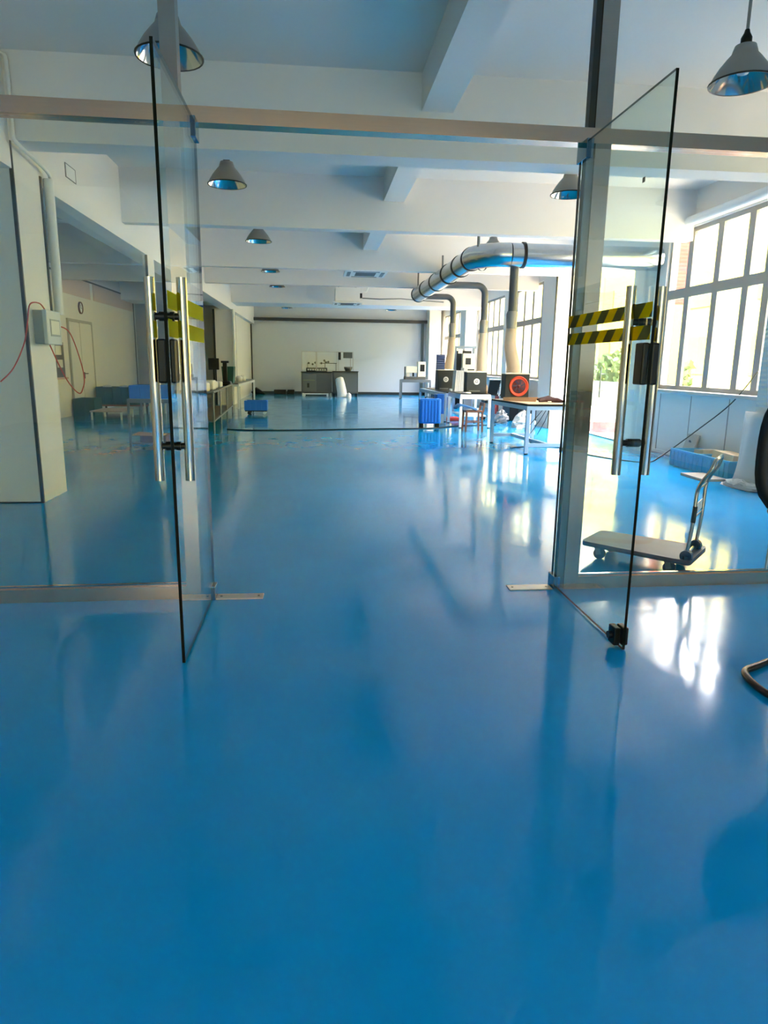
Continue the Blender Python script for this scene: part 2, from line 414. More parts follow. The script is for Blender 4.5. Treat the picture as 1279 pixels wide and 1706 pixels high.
# glass doorway in the right wall
d3 = thing('door_3', 'glazed outside doorway in the right wall', 'door', (6.3, 14.87, 0), kind='structure')
m = M().box(6.24, 6.34, 13.38, 13.44, 0, 3.7).box(6.24, 6.34, 16.30, 16.36, 0, 3.7).box(6.24, 6.34, 13.44, 16.30, 3.6, 3.7).box(6.24, 6.34, 13.44, 16.30, 2.5, 2.56)
obj('frame', m, ALU, d3)
obj('pane', M().box(6.285, 6.295, 13.44, 14.85, 0.01, 2.5).box(6.285, 6.295, 14.87, 16.3, 0.01, 2.5).box(6.285, 6.295, 13.44, 16.3, 2.56, 3.6), WINGLASS, d3)
obj('handle', M().tube([(6.2, 14.62, .85), (6.2, 14.62, 1.5)], .016).tube([(6.2, 14.62, 1.0), (6.29, 14.62, 1.0)], .01).tube([(6.2, 14.62, 1.35), (6.29, 14.62, 1.35)], .01), GREYM, d3)
obj('threshold', M().box(6.2, 6.42, 13.38, 16.36, 0.0, .02), GREYM, d3)

# left room door, clock, board
d4 = thing('door_4', 'white double door in the left side room', 'door', (-6.65, 20.7, 0), kind='structure')
obj('leaf', M().rbox(-6.65, -6.61, 19.78, 20.62, .02, 2.52, .006), PANELW, d4)
obj('leaf', M().rbox(-6.65, -6.61, 20.64, 21.66, .02, 2.52, .006), PANELW, d4)
obj('frame', M().box(-6.65, -6.60, 19.70, 19.77, 0, 2.6).box(-6.65, -6.60, 21.67, 21.74, 0, 2.6).box(-6.65, -6.60, 19.77, 21.67, 2.53, 2.6).box(-6.65, -6.606, 20.62, 20.64, 0, 2.53), mat('door_frame_grey', (176, 174, 166), .5), d4)
obj('handle', M().rbox(-6.612, -6.59, 20.70, 20.76, .98, 1.16, .004).tube([(-6.59, 20.73, 1.12), (-6.54, 20.73, 1.12), (-6.54, 20.86, 1.12)], .012), BLACKM, d4)
ck = thing('wall_clock', 'small round wall clock with a brown rim above the white double door', 'clock', (-6.65, 20.92, 2.78))
cc = (-6.65, 20.92, 2.95)
obj('rim', M().lathe([(.17, 0), (.17, .04), (.14, .045), (.14, .02)], cc, 28, (1, 0, 0)), mat('clock_rim', (92, 46, 34), .4), ck)
obj('dial', M().lathe([(0, .012), (.14, .02)], cc, 28, (1, 0, 0)), WHITEP, ck)
obj('hand', M().bar((-6.622, 20.92, 2.95), (-6.622, 20.92, 3.05), .012, .006, (1, 0, 0)).bar((-6.622, 20.92, 2.95), (-6.622, 21.0, 2.93), .012, .006, (1, 0, 0)), BLACKP, ck)
nb = thing('notice_board', 'dark framed notice board on the left room wall behind the switch box wires', 'notice board', (-6.64, 18.9, 1.0))
obj('board', M().rbox(-6.648, -6.6, 18.45, 19.2, 1.05, 1.95, .01), mat('board_dark', (82, 80, 74), .4), nb)
obj('paper', M().box(-6.6, -6.596, 18.6, 19.0, 1.62, 1.85).box(-6.6, -6.596, 18.65, 19.05, 1.3, 1.5), CREAM, nb)
obj('ledge', M().box(-6.65, -6.55, 18.4, 19.25, 1.0, 1.05), mat('ledge_pink', (206, 170, 150), .5), nb)
m = M().box(-6.65, -6.62, 4.0, 26.93, 3.73, 3.77)
for y in (26.8,): m.box(-6.65, -6.63, y, y + .06, 0, 3.73)
struct('trim_22', m, mat('seam_grey', (96, 98, 96), .5), 'dark line along the top of the left room partition', 'trim')
# thin pinkish rectangles laid on the upper left room wall
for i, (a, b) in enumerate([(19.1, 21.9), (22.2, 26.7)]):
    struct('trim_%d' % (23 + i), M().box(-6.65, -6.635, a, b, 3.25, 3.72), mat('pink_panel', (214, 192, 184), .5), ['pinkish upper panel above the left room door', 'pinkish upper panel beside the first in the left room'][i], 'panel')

# ================================================================== GLASS PARTITION (turned one degree)
def py(x): return 4.30 + .018 * x
def pbox(m, x0, x1, dy0, dy1, z0, z1):
    return m.hexa([(x0, py(x0) + dy0, z0), (x1, py(x1) + dy0, z0), (x1, py(x1) + dy1, z0), (x0, py(x0) + dy1, z0)],
                  [(x0, py(x0) + dy0, z1), (x1, py(x1) + dy0, z1), (x1, py(x1) + dy1, z1), (x0, py(x0) + dy1, z1)])
struct('trim_25', pbox(M(), -4.6, 5.7, 0, .10, 2.815, 2.90), STEELH, 'brushed steel header bar above the glass doors', 'header')
struct('trim_26', pbox(M(), -.835, -.745, 0, .10, 2.90, CZ), STEEL, 'left steel post rising from the header to the ceiling', 'post')
struct('trim_27', pbox(M(), -.835, -.745, 0, .10, 0, 2.815), STEEL, 'left steel door post below the header', 'post')
p = struct('trim_28', pbox(M(), 1.68, 1.78, 0, .10, 2.90, CZ), STEEL, 'right steel post rising from the header to the ceiling', 'post')
obj('side_channel', pbox(M(), 1.645, 1.68, .02, .08, 2.90, CZ), DARKTRIM, p)
p = struct('trim_29', pbox(M(), 1.69, 1.79, 0, .10, 0, 2.815), STEEL, 'right steel door post below the header', 'post')
obj('side_channel', pbox(M(), 1.645, 1.69, .02, .08, 0, 2.815), mat('channel_steel', (120, 128, 132), .3, .9), p)
for n_, a, b, l in ((30, -4.6, -.835, 'left'), (31, 1.79, 5.7, 'right')):
    s_ = struct('trim_%d' % n_, pbox(M(), a, b, 0, .07, 0, .085), STEELH, l + ' brushed steel floor sill under the fixed glass', 'sill')
    obj('glazing_bead', pbox(M(), a, b, .022, .048, .085, .1), POLISH, s_)
def pane(name, x0, x1, dy0, dy1, z0, z1, label):
    w = struct(name, pbox(M(), x0, x1, dy0, dy1, z0, z1), FIXGLASS, label, 'glass panel'); return w
pane('window_7', -4.6, -.84, .03, .042, .1, 2.81, 'fixed glass panel left of the doors')
pane('window_8', 1.80, 3.20, .03, .042, .1, 2.81, 'fixed glass panel right of the doors')
pane('window_9', 3.21, 5.7, .03, .042, .1, 2.81, 'fixed glass panel at the right edge beyond the joint')
struct('trim_32', pbox(M(), 3.2, 3.21, .028, .044, .1, 2.81), mat('silicone', (190, 200, 200), .3), 'clear silicone joint between the right glass panels', 'joint')

# swung open glass leaves
def glass_leaf(n, x, y0, y1, z0, z1, label):
    d = thing('door_%d' % n, label, 'door', (x, y1, 0), kind='structure')
    t = .0075; m = M()
    v = [(x - t, y0, z0), (x + t, y0, z0), (x + t, y1, z0), (x - t, y1, z0), (x - t, y0, z1), (x + t, y0, z1), (x + t, y1, z1), (x - t, y1, z1)]
    m.add(v, [(1, 2, 6, 5), (3, 0, 4, 7)], mi=0); m.add(v, [(0, 3, 2, 1), (4, 5, 6, 7), (0, 1, 5, 4), (2, 3, 7, 6)], mi=1)
    obj('glass', m, [GLASS, EDGE], d)
    return d
def pull(d, x, y, z0, z1, so):       # back-to-back pull bars on both faces
    for s_ in (-1, 1):
        xx = x + s_ * so
        obj('pull_handle', M().tube([(xx, y, z0), (xx, y, z1)], .0245, 20), POLISH, d)
    for z in (z0 + .17, z1 - .175):
        obj('standoff', M().tube([(x - so + .015, y, z), (x + so - .015, y, z)], .016, 14).tube([(x - .035, y, z), (x + .035, y, z)], .022, 14), BLACKM, d)
L = glass_leaf(1, -.672, 3.28, 4.33, .012, 2.825, 'left frameless glass door swung open towards the viewer')
pull(L, -.690, 3.40, .926, 1.88, .073)
obj('lock_case', M().rbox(-.722, -.680, 3.285, 3.375, 1.40, 1.60, .008).rbox(-.664, -.640, 3.285, 3.375, 1.40, 1.60, .008), BLACKP, L, 'black lock case')
obj('top_patch_fitting', M().rbox(-.695, -.65, 4.22, 4.345, 2.72, 2.83, .004), mat('mirror_steel', (120, 150, 175), .08, 1.0), L)
obj('bottom_patch_fitting', M().rbox(-.692, -.65, 4.24, 4.35, 0, .09, .004), MATS['mirror_steel'], L)
ft = M()
for za, zb in ((1.735, 1.815), (1.61, 1.69)):
    ft.box(-.6655, -.6645, 3.30, 4.32, za, zb)
obj('tape', ft, YTAPE, L, 'yellow warning tape strips')
Rr = glass_leaf(2, 1.64, 3.285, 4.43, .012, 2.825, 'right frameless glass door swung open with striped tape')
pull(Rr, 1.668, 3.45, .94, 1.90, .080)
obj('lock_case', M().rbox(1.60, 1.632, 3.288, 3.38, 1.415, 1.62, .008).rbox(1.648, 1.685, 3.288, 3.38, 1.415, 1.62, .008), BLACKP, Rr, 'black lock case')
obj('top_patch_fitting', M().rbox(1.618, 1.662, 4.28, 4.44, 2.72, 2.83, .004), MATS['mirror_steel'], Rr)
obj('bottom_patch_fitting', M().rbox(1.618, 1.662, 4.33, 4.45, 0, .09, .004), MATS['mirror_steel'], Rr)
obj('floor_bolt', M().rbox(1.60, 1.634, 3.32, 3.40, .02, .12, .006).tube([(1.58, 3.36, .07), (1.60, 3.36, .07)], .02).rbox(1.646, 1.68, 3.32, 3.40, .02, .12, .006), BLACKP, Rr)
obj('sticker', M().box(1.6322, 1.6325, 3.50, 3.53, 2.40, 2.425), GREYM, Rr)
# tape made of its own stripes
tp = M()
for za, zb in ((1.742, 1.815), (1.635, 1.705)):
    tp.box(1.6325, 1.6335, 3.30, 4.42, za, zb)
obj('tape', tp, TAPE, Rr, 'yellow and grey striped warning tape')
for x, yy, l in ((-.50, 4.30, 'floor spring plate at the left glass door pivot'), (1.46, 4.37, 'floor spring plate at the right glass door pivot')):
    s_ = thing('floor_spring', l, 'door closer', (x, yy, 0), 'floor springs of the glass doors')
    obj('cover_plate', M().rbox(x - .15, x + .15, yy - .05, yy + .05, 0, .008, .003), mat('satin_plate', (196, 190, 182), .35, .6), s_)
    for sx_ in (-.12, .12): obj('screw', M().tube([(x + sx_, yy, .006), (x + sx_, yy, .010)], .008), BLACKM, s_)

# ================================================================== OUTSIDE
single('yard_paving', M().box(6.4, 60, -20, 70, -.12, -.02), mat('pale_concrete', (200, 188, 160), .9, noise=.05, nscale=1), 'pale sunlit paving outside the doorway', 'paving', kind='structure')
FAC = mat('cream_render', (198, 184, 78), .9, noise=.02, nscale=.5)
bd = thing('cream_building', 'cream building across the yard seen through the windows', 'building', (24, 20, 0))
obj('wall', M().box(20, 30, -14, 62, 0, 10), FAC, bd)
obj('parapet', M().box(19.9, 30.1, -14.1, 62.1, 10, 10.3), mat('facade_trim', (160, 150, 74), .8), bd)
m = M()
wp = mat('facade_window', (150, 148, 72), .3)
for i in range(12):
    for z in (1.2, 4.6):
        y = -8 + i * 6.0
        fr = obj('window', M().box(19.93, 20.02, y, y + 2.4, z, z + 1.9), wp, bd)
bt = thing('brick_annex', 'red brick outbuilding seen through the top corner of the near window', 'building', (9.5, 17.3, 0))
obj('lower_wall', M().box(9.0, 9.3, 17.0, 17.55, 0, 3.05), FAC, bt)
obj('wall', M().box(9.0, 9.3, 17.0, 17.55, 3.05, 5.0), ribbed('red_brick', (120, 56, 44), 'Z', .09, .01, .8), bt)
obj('roof', M().box(8.9, 9.4, 16.9, 17.65, 5.0, 5.12), MATS['facade_trim'], bt)
single('red_carpet', M().box(6.6, 10.9, 15.6, 18.6, -.02, -.01), mat('red_carpet', (96, 16, 20), .9), 'red carpet lying outside the glazed doorway', 'carpet')
single('garden_wall', M().box(11.0, 11.3, 14, 34, -.02, .95), mat('pale_wall', (130, 128, 118), .8), 'low pale wall beyond the red carpet outside', 'wall')
m = M(); rnd = random.Random(3)
for i in range(900):
    a = rnd.uniform(0, 2 * PI); u = rnd.uniform(-1, 1); r = rnd.uniform(.75, 1)
    c = Vector((12.4 + .8 * r * math.cos(a) * math.sqrt(1 - u * u), 26 + 4.2 * r * math.sin(a) * math.sqrt(1 - u * u), 1.3 + .9 * r * u))
    d1 = Vector((rnd.gauss(0, 1), rnd.gauss(0, 1), rnd.gauss(0, 1))).normalized() * .2; d2 = d1.cross(Vector((rnd.gauss(0, 1), rnd.gauss(0, 1), rnd.gauss(0, 1)))).normalized() * .1
    m.add([c - d1, c + d2, c + d1, c - d2], [(0, 1, 2, 3)])
sh = thing('leafy_hedge', 'pale green hedge outside beyond the low wall', 'hedge', (12.4, 26, 0))
obj('foliage', m, mat('hedge_leaf', (84, 104, 52), .7), sh)
for y in (23.5, 25, 26.5, 28): obj('stem', M().tube([(12.4, y, -.02), (12.4, y, 1.2)], .05, 8), BROWN, sh)

exec_later = []
# ================================================================== PENDANT LAMPS
def lamp(loc, label, group, ztop):
    x, y, z = loc
    t = thing('pendant_lamp', label, 'lamp', (x, y, z), group)
    R = .208
    prof = [(R, 0), (R * .90, .045), (R * .74, .098), (R * .54, .15), (R * .40, .182), (.078, .20), (.068, .232), (.035, .24)]
    obj('shade', M().lathe(prof, (x, y, z)), LAMPOUT, t)
    prof = [(R - .004, .001), (R * .89, .042), (R * .73, .093), (R * .53, .145), (R * .38, .177), (.0, .188)]
    obj('reflector', M().lathe(prof, (x, y, z)), LAMPIN, t, 'bright silvered inner reflector')
    obj('rim', M().lathe([(R - .006, 0), (R + .004, -.003), (R + .006, .006), (R, .01)], (x, y, z)), BLACKM, t)
    obj('bulb', M().lathe([(0.0, .05), (.035, .06), (.05, .095), (.04, .14), (.022, .165), (.022, .185)], (x, y, z), 18), BULB, t)
    obj('socket', M().lathe([(.03, .235), (.036, .245), (.036, .28), (.02, .31), (.015, .33)], (x, y, z), 16), BLACKP, t)
    obj('rod', M().tube([(x, y, z + .32), (x, y, ztop)], .011, 8), GREYM, t)
    obj('ceiling_rose', M().lathe([(.0, ztop - z - .05), (.05, ztop - z - .045), (.07, ztop - z)], (x, y, z), 16), WHITEP, t)
    return t
gl = 'pendant lamps of the left row'; gr = 'pendant lamps of the right row'
lamp((-.905, 4.95, 3.385), 'grey bell pendant lamp behind the left header post', gl, CZ)
lamp((-.945, 8.2, 3.40), 'grey bell pendant lamp hanging before the second ceiling beam', gl, CZ)
lamp((-.90, 11.9, 3.42), 'grey bell pendant lamp third in the left row half under the second beam', gl, CZ)
lamp((-1.0, 16.5, 3.525), 'rim of a pendant lamp showing under the third ceiling beam', gl, CZ)
lamp((-1.02, 19.75, 3.53), 'rim of a pendant lamp showing under the fourth ceiling beam', gl, CZ)
lamp((-1.06, 27.2, 3.53), 'tiny dark pendant lamp beyond the deep far beam at the left', gl, CZ)
lamp((2.91, 4.90, 3.40), 'large grey bell pendant lamp at the top right corner', gr, CZ)
lamp((2.86, 8.0, 3.385), 'grey bell pendant lamp seen through the right glass leaf', gr, CZ)
lamp((3.33, 13.25, 3.61), 'pale pendant lamp directly above the duct elbow', gr, CZ)
lamp((2.93, 27.2, 3.53), 'tiny pendant lamp beyond the deep far beam at the right', gr, CZ)

# ================================================================== CEILING AIR CONDITIONERS
def cassette(x0, x1, y0, y1, z, h, label, body_h):
    t = thing('ceiling_air_conditioner', label, 'air conditioner', ((x0 + x1) / 2, (y0 + y1) / 2, z), 'ceiling air conditioners')
    obj('housing', M().rbox(x0 + .08, x1 - .08, y0 + .08, y1 - .08, z + .06, z + body_h, .01), WHITEP, t)
    obj('panel', M().rbox(x0, x1, y0, y1, z, z + .05, .015), WHITEP, t)
    obj('grille', M().box(x0 + .27, x1 - .27, y0 + .27, y1 - .27, z - .006, z + .002), DARKTRIM, t)
    m = M().box(x0 + .2, x1 - .2, y0 + .07, y0 + .15, z - .008, z + .002).box(x0 + .2, x1 - .2, y1 - .15, y1 - .07, z - .008, z + .002)
    m.box(x0 + .07, x0 + .15, y0 + .2, y1 - .2, z - .008, z + .002).box(x1 - .15, x1 - .07, y0 + .2, y1 - .2, z - .008, z + .002)
    obj('louvre', m, GREYM, t)
    for sx_ in (x0 + .2, x1 - .2):
        for sy_ in (y0 + .2, y1 - .2):
            obj('hanger', M().tube([(sx_, sy_, z + body_h - .01), (sx_, sy_, CZ)], .006, 6), GREYM, t)
    return t
cassette(.70, 1.72, 16.6, 17.75, 3.60, 0, 'flat square ceiling air conditioner showing under the third beam', .33)
a2 = cassette(.60, 1.58, 23.6, 24.6, 3.47, 0, 'hanging white ceiling air conditioner before the deep far beam', .5)
obj('valve_box', M().rbox(1.50, 1.58, 23.7, 23.95, 3.65, 3.8, .01), BLACKM, a2)
single('refrigerant_pipe', M().tube([(1.56, 23.8, 3.85), (1.72, 23.8, 3.86), (1.78, 23.8, 4.0), (1.8, 23.85, 4.32)], .035), WHITEP, 'short white pipe curving up beside the hanging air conditioner', 'pipe')
single('ceiling_cable', M().tube([(1.59, 23.9, 3.66), (2.2, 23.9, 3.64), (2.9, 24, 3.68), (4.0, 25.1, 3.72), (4.6, 25.15, 3.70)], .02, 8), GREYM, 'thin cable running right from the hanging air conditioner', 'cable')

# ================================================================== DUCT
dt = thing('ventilation_duct', 'large silver ventilation duct with an elbow hanging below the ceiling', 'duct', (3.0, 15.0, 3.42))
r = .2; zc = 3.40
obj('cross_pipe', M().tube([(3.42, 12.35, zc), (5.2, 12.35, zc), (6.15, 12.35, zc)], r, 32), GALV, dt)
el = []
for i in range(9):
    a = PI / 2 * i / 8
    el.append((3.42 - .55 * math.sin(a), 12.35 + .55 * (1 - math.cos(a)), zc))
ee = M()
ee.tube(el, r + .004, 32, cap=False)
obj('elbow', ee, GALV, dt)
xs = 2.87
def dx(y): return 2.87 - .00 * (y - 12.9)
seg = [12.95, 13.9, 15.1, 16.6, 18.1, 19.6]
m = M()
for i in range(5):
    m.tube([(dx(seg[i]), seg[i], zc), (dx(seg[i + 1]), seg[i + 1] + .01, zc)], r - .002 * (i % 2), 32, cap=(i == 4))
obj('main_pipe', m, GALV, dt)
for y in seg[:5] + [19.55]:
    obj('joint_band', M().tube([(dx(y), y - .03, zc), (dx(y), y + .03, zc)], r + .014, 32), BLACKM, dt)
obj('joint_band', M().tube([(3.62, 12.35, zc), (3.67, 12.35, zc)], r + .02, 32), BLACKM, dt)
obj('hanger_strap', M().lathe([(r + .03, -.015), (r + .03, .015)], (3.0, 12.72, zc), 32, (.7, -.7, 0)), BLACKM, dt)
for (x, y, zt) in ((2.67, 11.62, 4.33), (3.07, 13.3, CZ), (2.87, 15.95, 3.9), (3.2, 15.95, 3.9), (2.80, 19.2, 4.0)):
    obj('hanger_rod', M().tube([(x, max(y, 11.62), zc + (.1 if y > 12 else 0)), (x, max(y, 11.62), zt)], .022 if y > 15 else .018, 8), GREYM, dt)

# downpipes with clear sleeves and cloth hoses
def downpipe(x, y, ztop, zmid, zsl, zcl, tox, label, bend=True):
    t = thing('exhaust_hose', label, 'exhaust hose', (x, y, zcl), 'exhaust hoses under the duct')
    R = .078
    if bend:
        pts = [(3.02, y, ztop)]
        for i in range(7):
            a = PI / 2 * i / 6
            pts.append((x - .2 + .2 * math.sin(a), y, ztop - .2 + .2 * math.cos(a)))
        pts.append((x, y, zmid))
    else: pts = [(x, y, ztop), (x, y, zmid)]
    obj('pipe', M().tube(pts, R, 20), PVC, t)
    obj('sleeve', M().tube([(x, y, zmid + .03), (x, y, zmid - .02), (x - .005, y, (zmid + zsl) / 2), (x, y, zsl)], [R + .01, R + .028, R + .02, R + .012], 20), mat('sleeve_grey', (150, 146, 146), .2), t)
    obj('cloth_hose', M().tube([(x, y, zsl + .02), (x - .01, y, (zsl + zcl) / 2 + .1), (tox, y, zcl + .1), (tox, y, zcl)], [R + .016, R + .03, R + .05, R + .045], 20), FABRIC, t)
    return t
downpipe(3.62, 12.75, 3.3, 2.45, 2.15, 1.37, 3.70, 'nearest grey exhaust pipe with a pinkish cloth hose above the red ringed box', bend=False)
downpipe(4.10, 16.9, 3.38, 2.55, 2.25, 1.36, 4.10, 'middle grey exhaust pipe with a cream cloth hose beside the poster', True)
downpipe(3.86, 19.6, 3.36, 2.62, 2.25, 1.38, 3.80, 'farthest grey exhaust pipe with a pale pink cloth hose', True)

# speaker like fan boxes
def fanbox(x0, x1, y0, y1, z0, z1, ring, label):
    t = thing('fan_box', label, 'fan box', ((x0 + x1) / 2, (y0 + y1) / 2, z0))
    cx_, cz_ = (x0 + x1) / 2 + (.03 if ring else 0), (z0 + z1) / 2
    obj('cabinet', M().rbox(x0, x1, y0, y1, z0, z1, .008), mat('black_box', (36, 42, 42), .5), t)
    obj('top_lid', M().rbox(x0 - .004, x1 + .004, y0 - .004, y1 + .004, z1 - .012, z1 + .006, .003), CREAM, t)
    if ring:
        obj('ring', M().lathe([(.155, 0), (.165, .02), (.185, .02), (.19, 0)], (cx_, y0, cz_), 36, (0, -1, 0)).lathe([(.135, .002), (.15, .008), (.165, .002)], (cx_, y0, cz_), 36, (0, -1, 0)), ORANGE, t)
        obj('hub', M().lathe([(0, .03), (.03, .02), (.05, .005), (.13, .003)], (cx_, y0, cz_), 24, (0, -1, 0)), mat('maroon', (96, 24, 34), .5), t)
        m = M()
        for i in range(7):
            a = 2 * PI * i / 7
            m.bar((cx_ + .03 * math.cos(a), y0 - .012, cz_ + .03 * math.sin(a)), (cx_ + .125 * math.cos(a + .4), y0 - .012, cz_ + .125 * math.sin(a + .4)), .03, .006, (0, 1, 0))
        obj('blade', m, mat('dark_blade', (58, 40, 66), .5), t)
    else:
        obj('badge', M().lathe([(0, .008), (.06, .006), (.075, 0)], (cx_, y0, cz_ + .02), 24, (0, -1, 0)), WHITEP, t)
        obj('badge_centre', M().lathe([(0.022, .009), (.034, .0095)], (cx_, y0 , cz_ + .02), 16, (0, -1, 0)), BLACKP, t)
        obj('vent_slot', M().box(x0 + .06, x1 - .16, y0 - .004, y0 + .002, z0 + .03, z0 + .06), GREYM, t)
    return t
fanbox(3.585, 4.05, 12.85, 13.15, .885, 1.355, True, 'black box with an orange red fan ring on the near table')
fanbox(3.70, 4.20, 16.75, 17.1, .835, 1.34, False, 'black box with a white round badge on the white bench')
fanbox(3.43, 3.90, 19.3, 19.7, .80, 1.36, False, 'black box with a smaller white badge on the far bench')

# ================================================================== TABLES
def table4(name, corners, z, legw, apron, topmat, legmat, label, group=None, feet=True, th=.03):
    """corners: FL, FR, BR, BL"""
    cx_ = sum(c[0] for c in corners) / 4; cy_ = sum(c[1] for c in corners) / 4
    t = thing(name, label, 'table', (cx_, cy_, 0), group)
    obj('tabletop', M().hexa([(c[0], c[1], z - th) for c in corners], [(c[0], c[1], z) for c in corners]), topmat, t)
    ins = [Vector((cx_ + (c[0] - cx_) * .95, cy_ + (c[1] - cy_) * .97, 0)) for c in corners]
    for p_ in ins:
        g = obj('leg', M().box(p_.x - legw / 2, p_.x + legw / 2, p_.y - legw / 2, p_.y + legw / 2, .02, z - th), legmat, t)
        if feet: obj('foot', M().lathe([(0, 0), (legw * .6, 0), (legw * .5, .02), (0, .02)], (p_.x, p_.y, 0), 12), BLACKP, g)
    m = M()
    for i in range(4):
        a, b = ins[i], ins[(i + 1) % 4]
        m.bar((a.x, a.y, z - th - apron / 2), (b.x, b.y, z - th - apron / 2), legw * .7, apron)
    obj('apron', m, legmat, t)
    return t, ins
t, ins = table4('work_table', [(3.60, 11.42), (4.42, 11.45), (4.32, 13.30), (3.44, 13.25)], .86, .06, .07, BLACKP, PALEBL, 'pale blue framed work table holding cardboard and the ringed box', th=.03)
m = M(); a, b, c_, d_ = ins
mid1 = (a + b) / 2; mid2 = (c_ + d_) / 2
m.bar((a.x, a.y, .16), (b.x, b.y, .16), .05, .06).bar((c_.x, c_.y, .16), (d_.x, d_.y, .16), .05, .06).bar((mid1.x, mid1.y, .16), (mid2.x, mid2.y, .16), .05, .06)
obj('stretcher', m, PALEBL, t)
TZ = .86
cb = thing('cardboard_sheet', 'flattened cardboard box covering the near work table', 'cardboard', (3.9, 12.0, TZ))
obj('sheet', M().hexa([(3.62, 11.46, TZ), (4.36, 11.47, TZ), (4.28, 12.7, TZ), (3.50, 12.7, TZ)], [(3.62, 11.46, TZ + .008), (4.36, 11.47, TZ + .008), (4.28, 12.7, TZ + .008), (3.50, 12.7, TZ + .008)]), CARD2, cb)
obj('raised_flap', M().hexa([(3.45, 12.45, TZ + .01), (3.95, 12.1, TZ + .01), (3.96, 12.12, TZ + .01), (3.46, 12.47, TZ + .01)], [(3.45, 12.47, TZ + .07), (4.0, 12.12, TZ + .09), (4.01, 12.14, TZ + .09), (3.46, 12.49, TZ + .07)]), CARD, cb)
bs = thing('tool_bag', 'dark brown folded tool pouch lying on the cardboard', 'bag', (4.15, 11.95, TZ + .01))
m = M().tube([(3.95, 11.9, TZ + .035), (4.1, 11.98, TZ + .06), (4.3, 11.95, TZ + .05), (4.38, 11.85, TZ + .03)], [.02, .045, .045, .02], 10)
m.tube([(3.98, 12.1, TZ + .05), (4.2, 12.15, TZ + .075), (4.36, 12.05, TZ + .05)], [.02, .05, .02], 10)
obj('body', m, mat('brown_leather', (78, 44, 40), .6, noise=.3, nscale=20), bs)
obj('tool_head', M().tube([(4.08, 11.82, TZ + .02), (4.14, 11.80, TZ + .02)], .018, 10), CREAM, bs)
single('tangled_wire', M().tube([(4.22, 12.2, .83), (4.10, 12.6, .5), (3.98, 12.75, .28)], .006, 6).tube([(4.26, 12.2, .83), (4.18, 12.5, .5), (4.05, 12.6, .25)], .006, 6).tube([(4.28, 12.2, .83), (4.25, 12.4, .5), (4.15, 12.5, .24)], .006, 6), BLACKM,
       'thin wires hanging under the near work table', 'cable')

# white bench and chair
table4('white_bench', [(3.48, 16.36), (4.22, 16.36), (4.22, 17.9), (3.48, 17.9)], .81, .06, .08, WHITEM, WHITEM, 'white metal bench behind the wooden chair')
single('bench_shelf', M().box(3.56, 4.16, 16.45, 17.8, .27, .30), WHITEM, 'white lower shelf board inside the bench behind the wooden chair', 'shelf')
single('bench_mat', M().box(3.5, 4.2, 16.4, 17.85, .815, .83), BLACKP, 'black mat on the white bench', 'mat')
tf, _ = table4('assembly_bench', [(3.44, 18.1), (4.3, 18.1), (4.3, 21.9), (3.30, 21.9)], .76, .06, .07, PALEBL, PALEBL, 'long pale blue bench with the far black box')
single('bench_mat', M().box(3.47, 4.25, 18.15, 21.8, .765, .785), BLACKP, 'black mat on the long pale blue bench', 'mat')
ch = thing('wooden_chair', 'brown wooden chair with a blue cushion before the white bench', 'chair', (3.62, 15.6, 0))
obj('seat', M().rbox(3.42, 3.84, 15.42, 15.84, .44, .48, .01), BROWN, ch)
for (lx, ly) in ((3.44, 15.44), (3.80, 15.44), (3.44, 15.80), (3.80, 15.80)):
    obj('leg', M().bar((lx + (lx - 3.62) * .08, ly, 0), (lx, ly, .44), .04, .04), BROWN, ch)
obj('backrest', M().bar((3.82, 15.44, .46), (3.85, 15.44, .66), .035).bar((3.82, 15.8, .46), (3.85, 15.8, .66), .035).rbox(3.835, 3.86, 15.44, 15.8, .58, .66, .006), BROWN, ch)
obj('stretcher', M().bar((3.44, 15.44, .22), (3.80, 15.44, .22), .025).bar((3.44, 15.8, .22), (3.8, 15.8, .22), .025), BROWN, ch)
m = M()
pr = [(3.20, .56), (3.30, .63), (3.42, .61), (3.56, .57), (3.68, .53)]
v = []; f = []
for i, (x, z) in enumerate(pr):
    for y in (15.46, 15.82):
        v += [(x, y, z), (x, y, z - .05)]
for i in range(4):
    k0 = i * 4; k1 = k0 + 4
    f += [(k0, k0 + 2, k1 + 2, k1), (k0 + 1, k1 + 1, k1 + 3, k0 + 3), (k0, k1, k1 + 1, k0 + 1), (k0 + 2, k0 + 3, k1 + 3, k1 + 2)]
f += [(0, 1, 3, 2), (16, 18, 19, 17)]
m.add(v, f, True)
single('blue_cushion', m, mat('cushion_blue', (70, 120, 176), .7), 'blue slumped cushion on the wooden chair', 'cushion')
single('crumpled_bag', M().lathe([(0, .0), (.10, .02), (.13, .09), (.08, .17), (.10, .2), (.0, .22)], (3.98, 16.6, .55), 9), SHEET, 'white crumpled bag hanging over the bench shelf', 'bag') if False else None
single('red_tray', M().rbox(3.55, 3.95, 18.5, 19.0, 0, .09, .02), RED, 'red tray on the floor under the pale blue bench', 'tray')
single('white_roll', M().tube([(3.6, 16.62, .36), (4.0, 16.62, .42)], .06, 12), WHITEP, 'white roll lying on the bench shelf', 'roll')

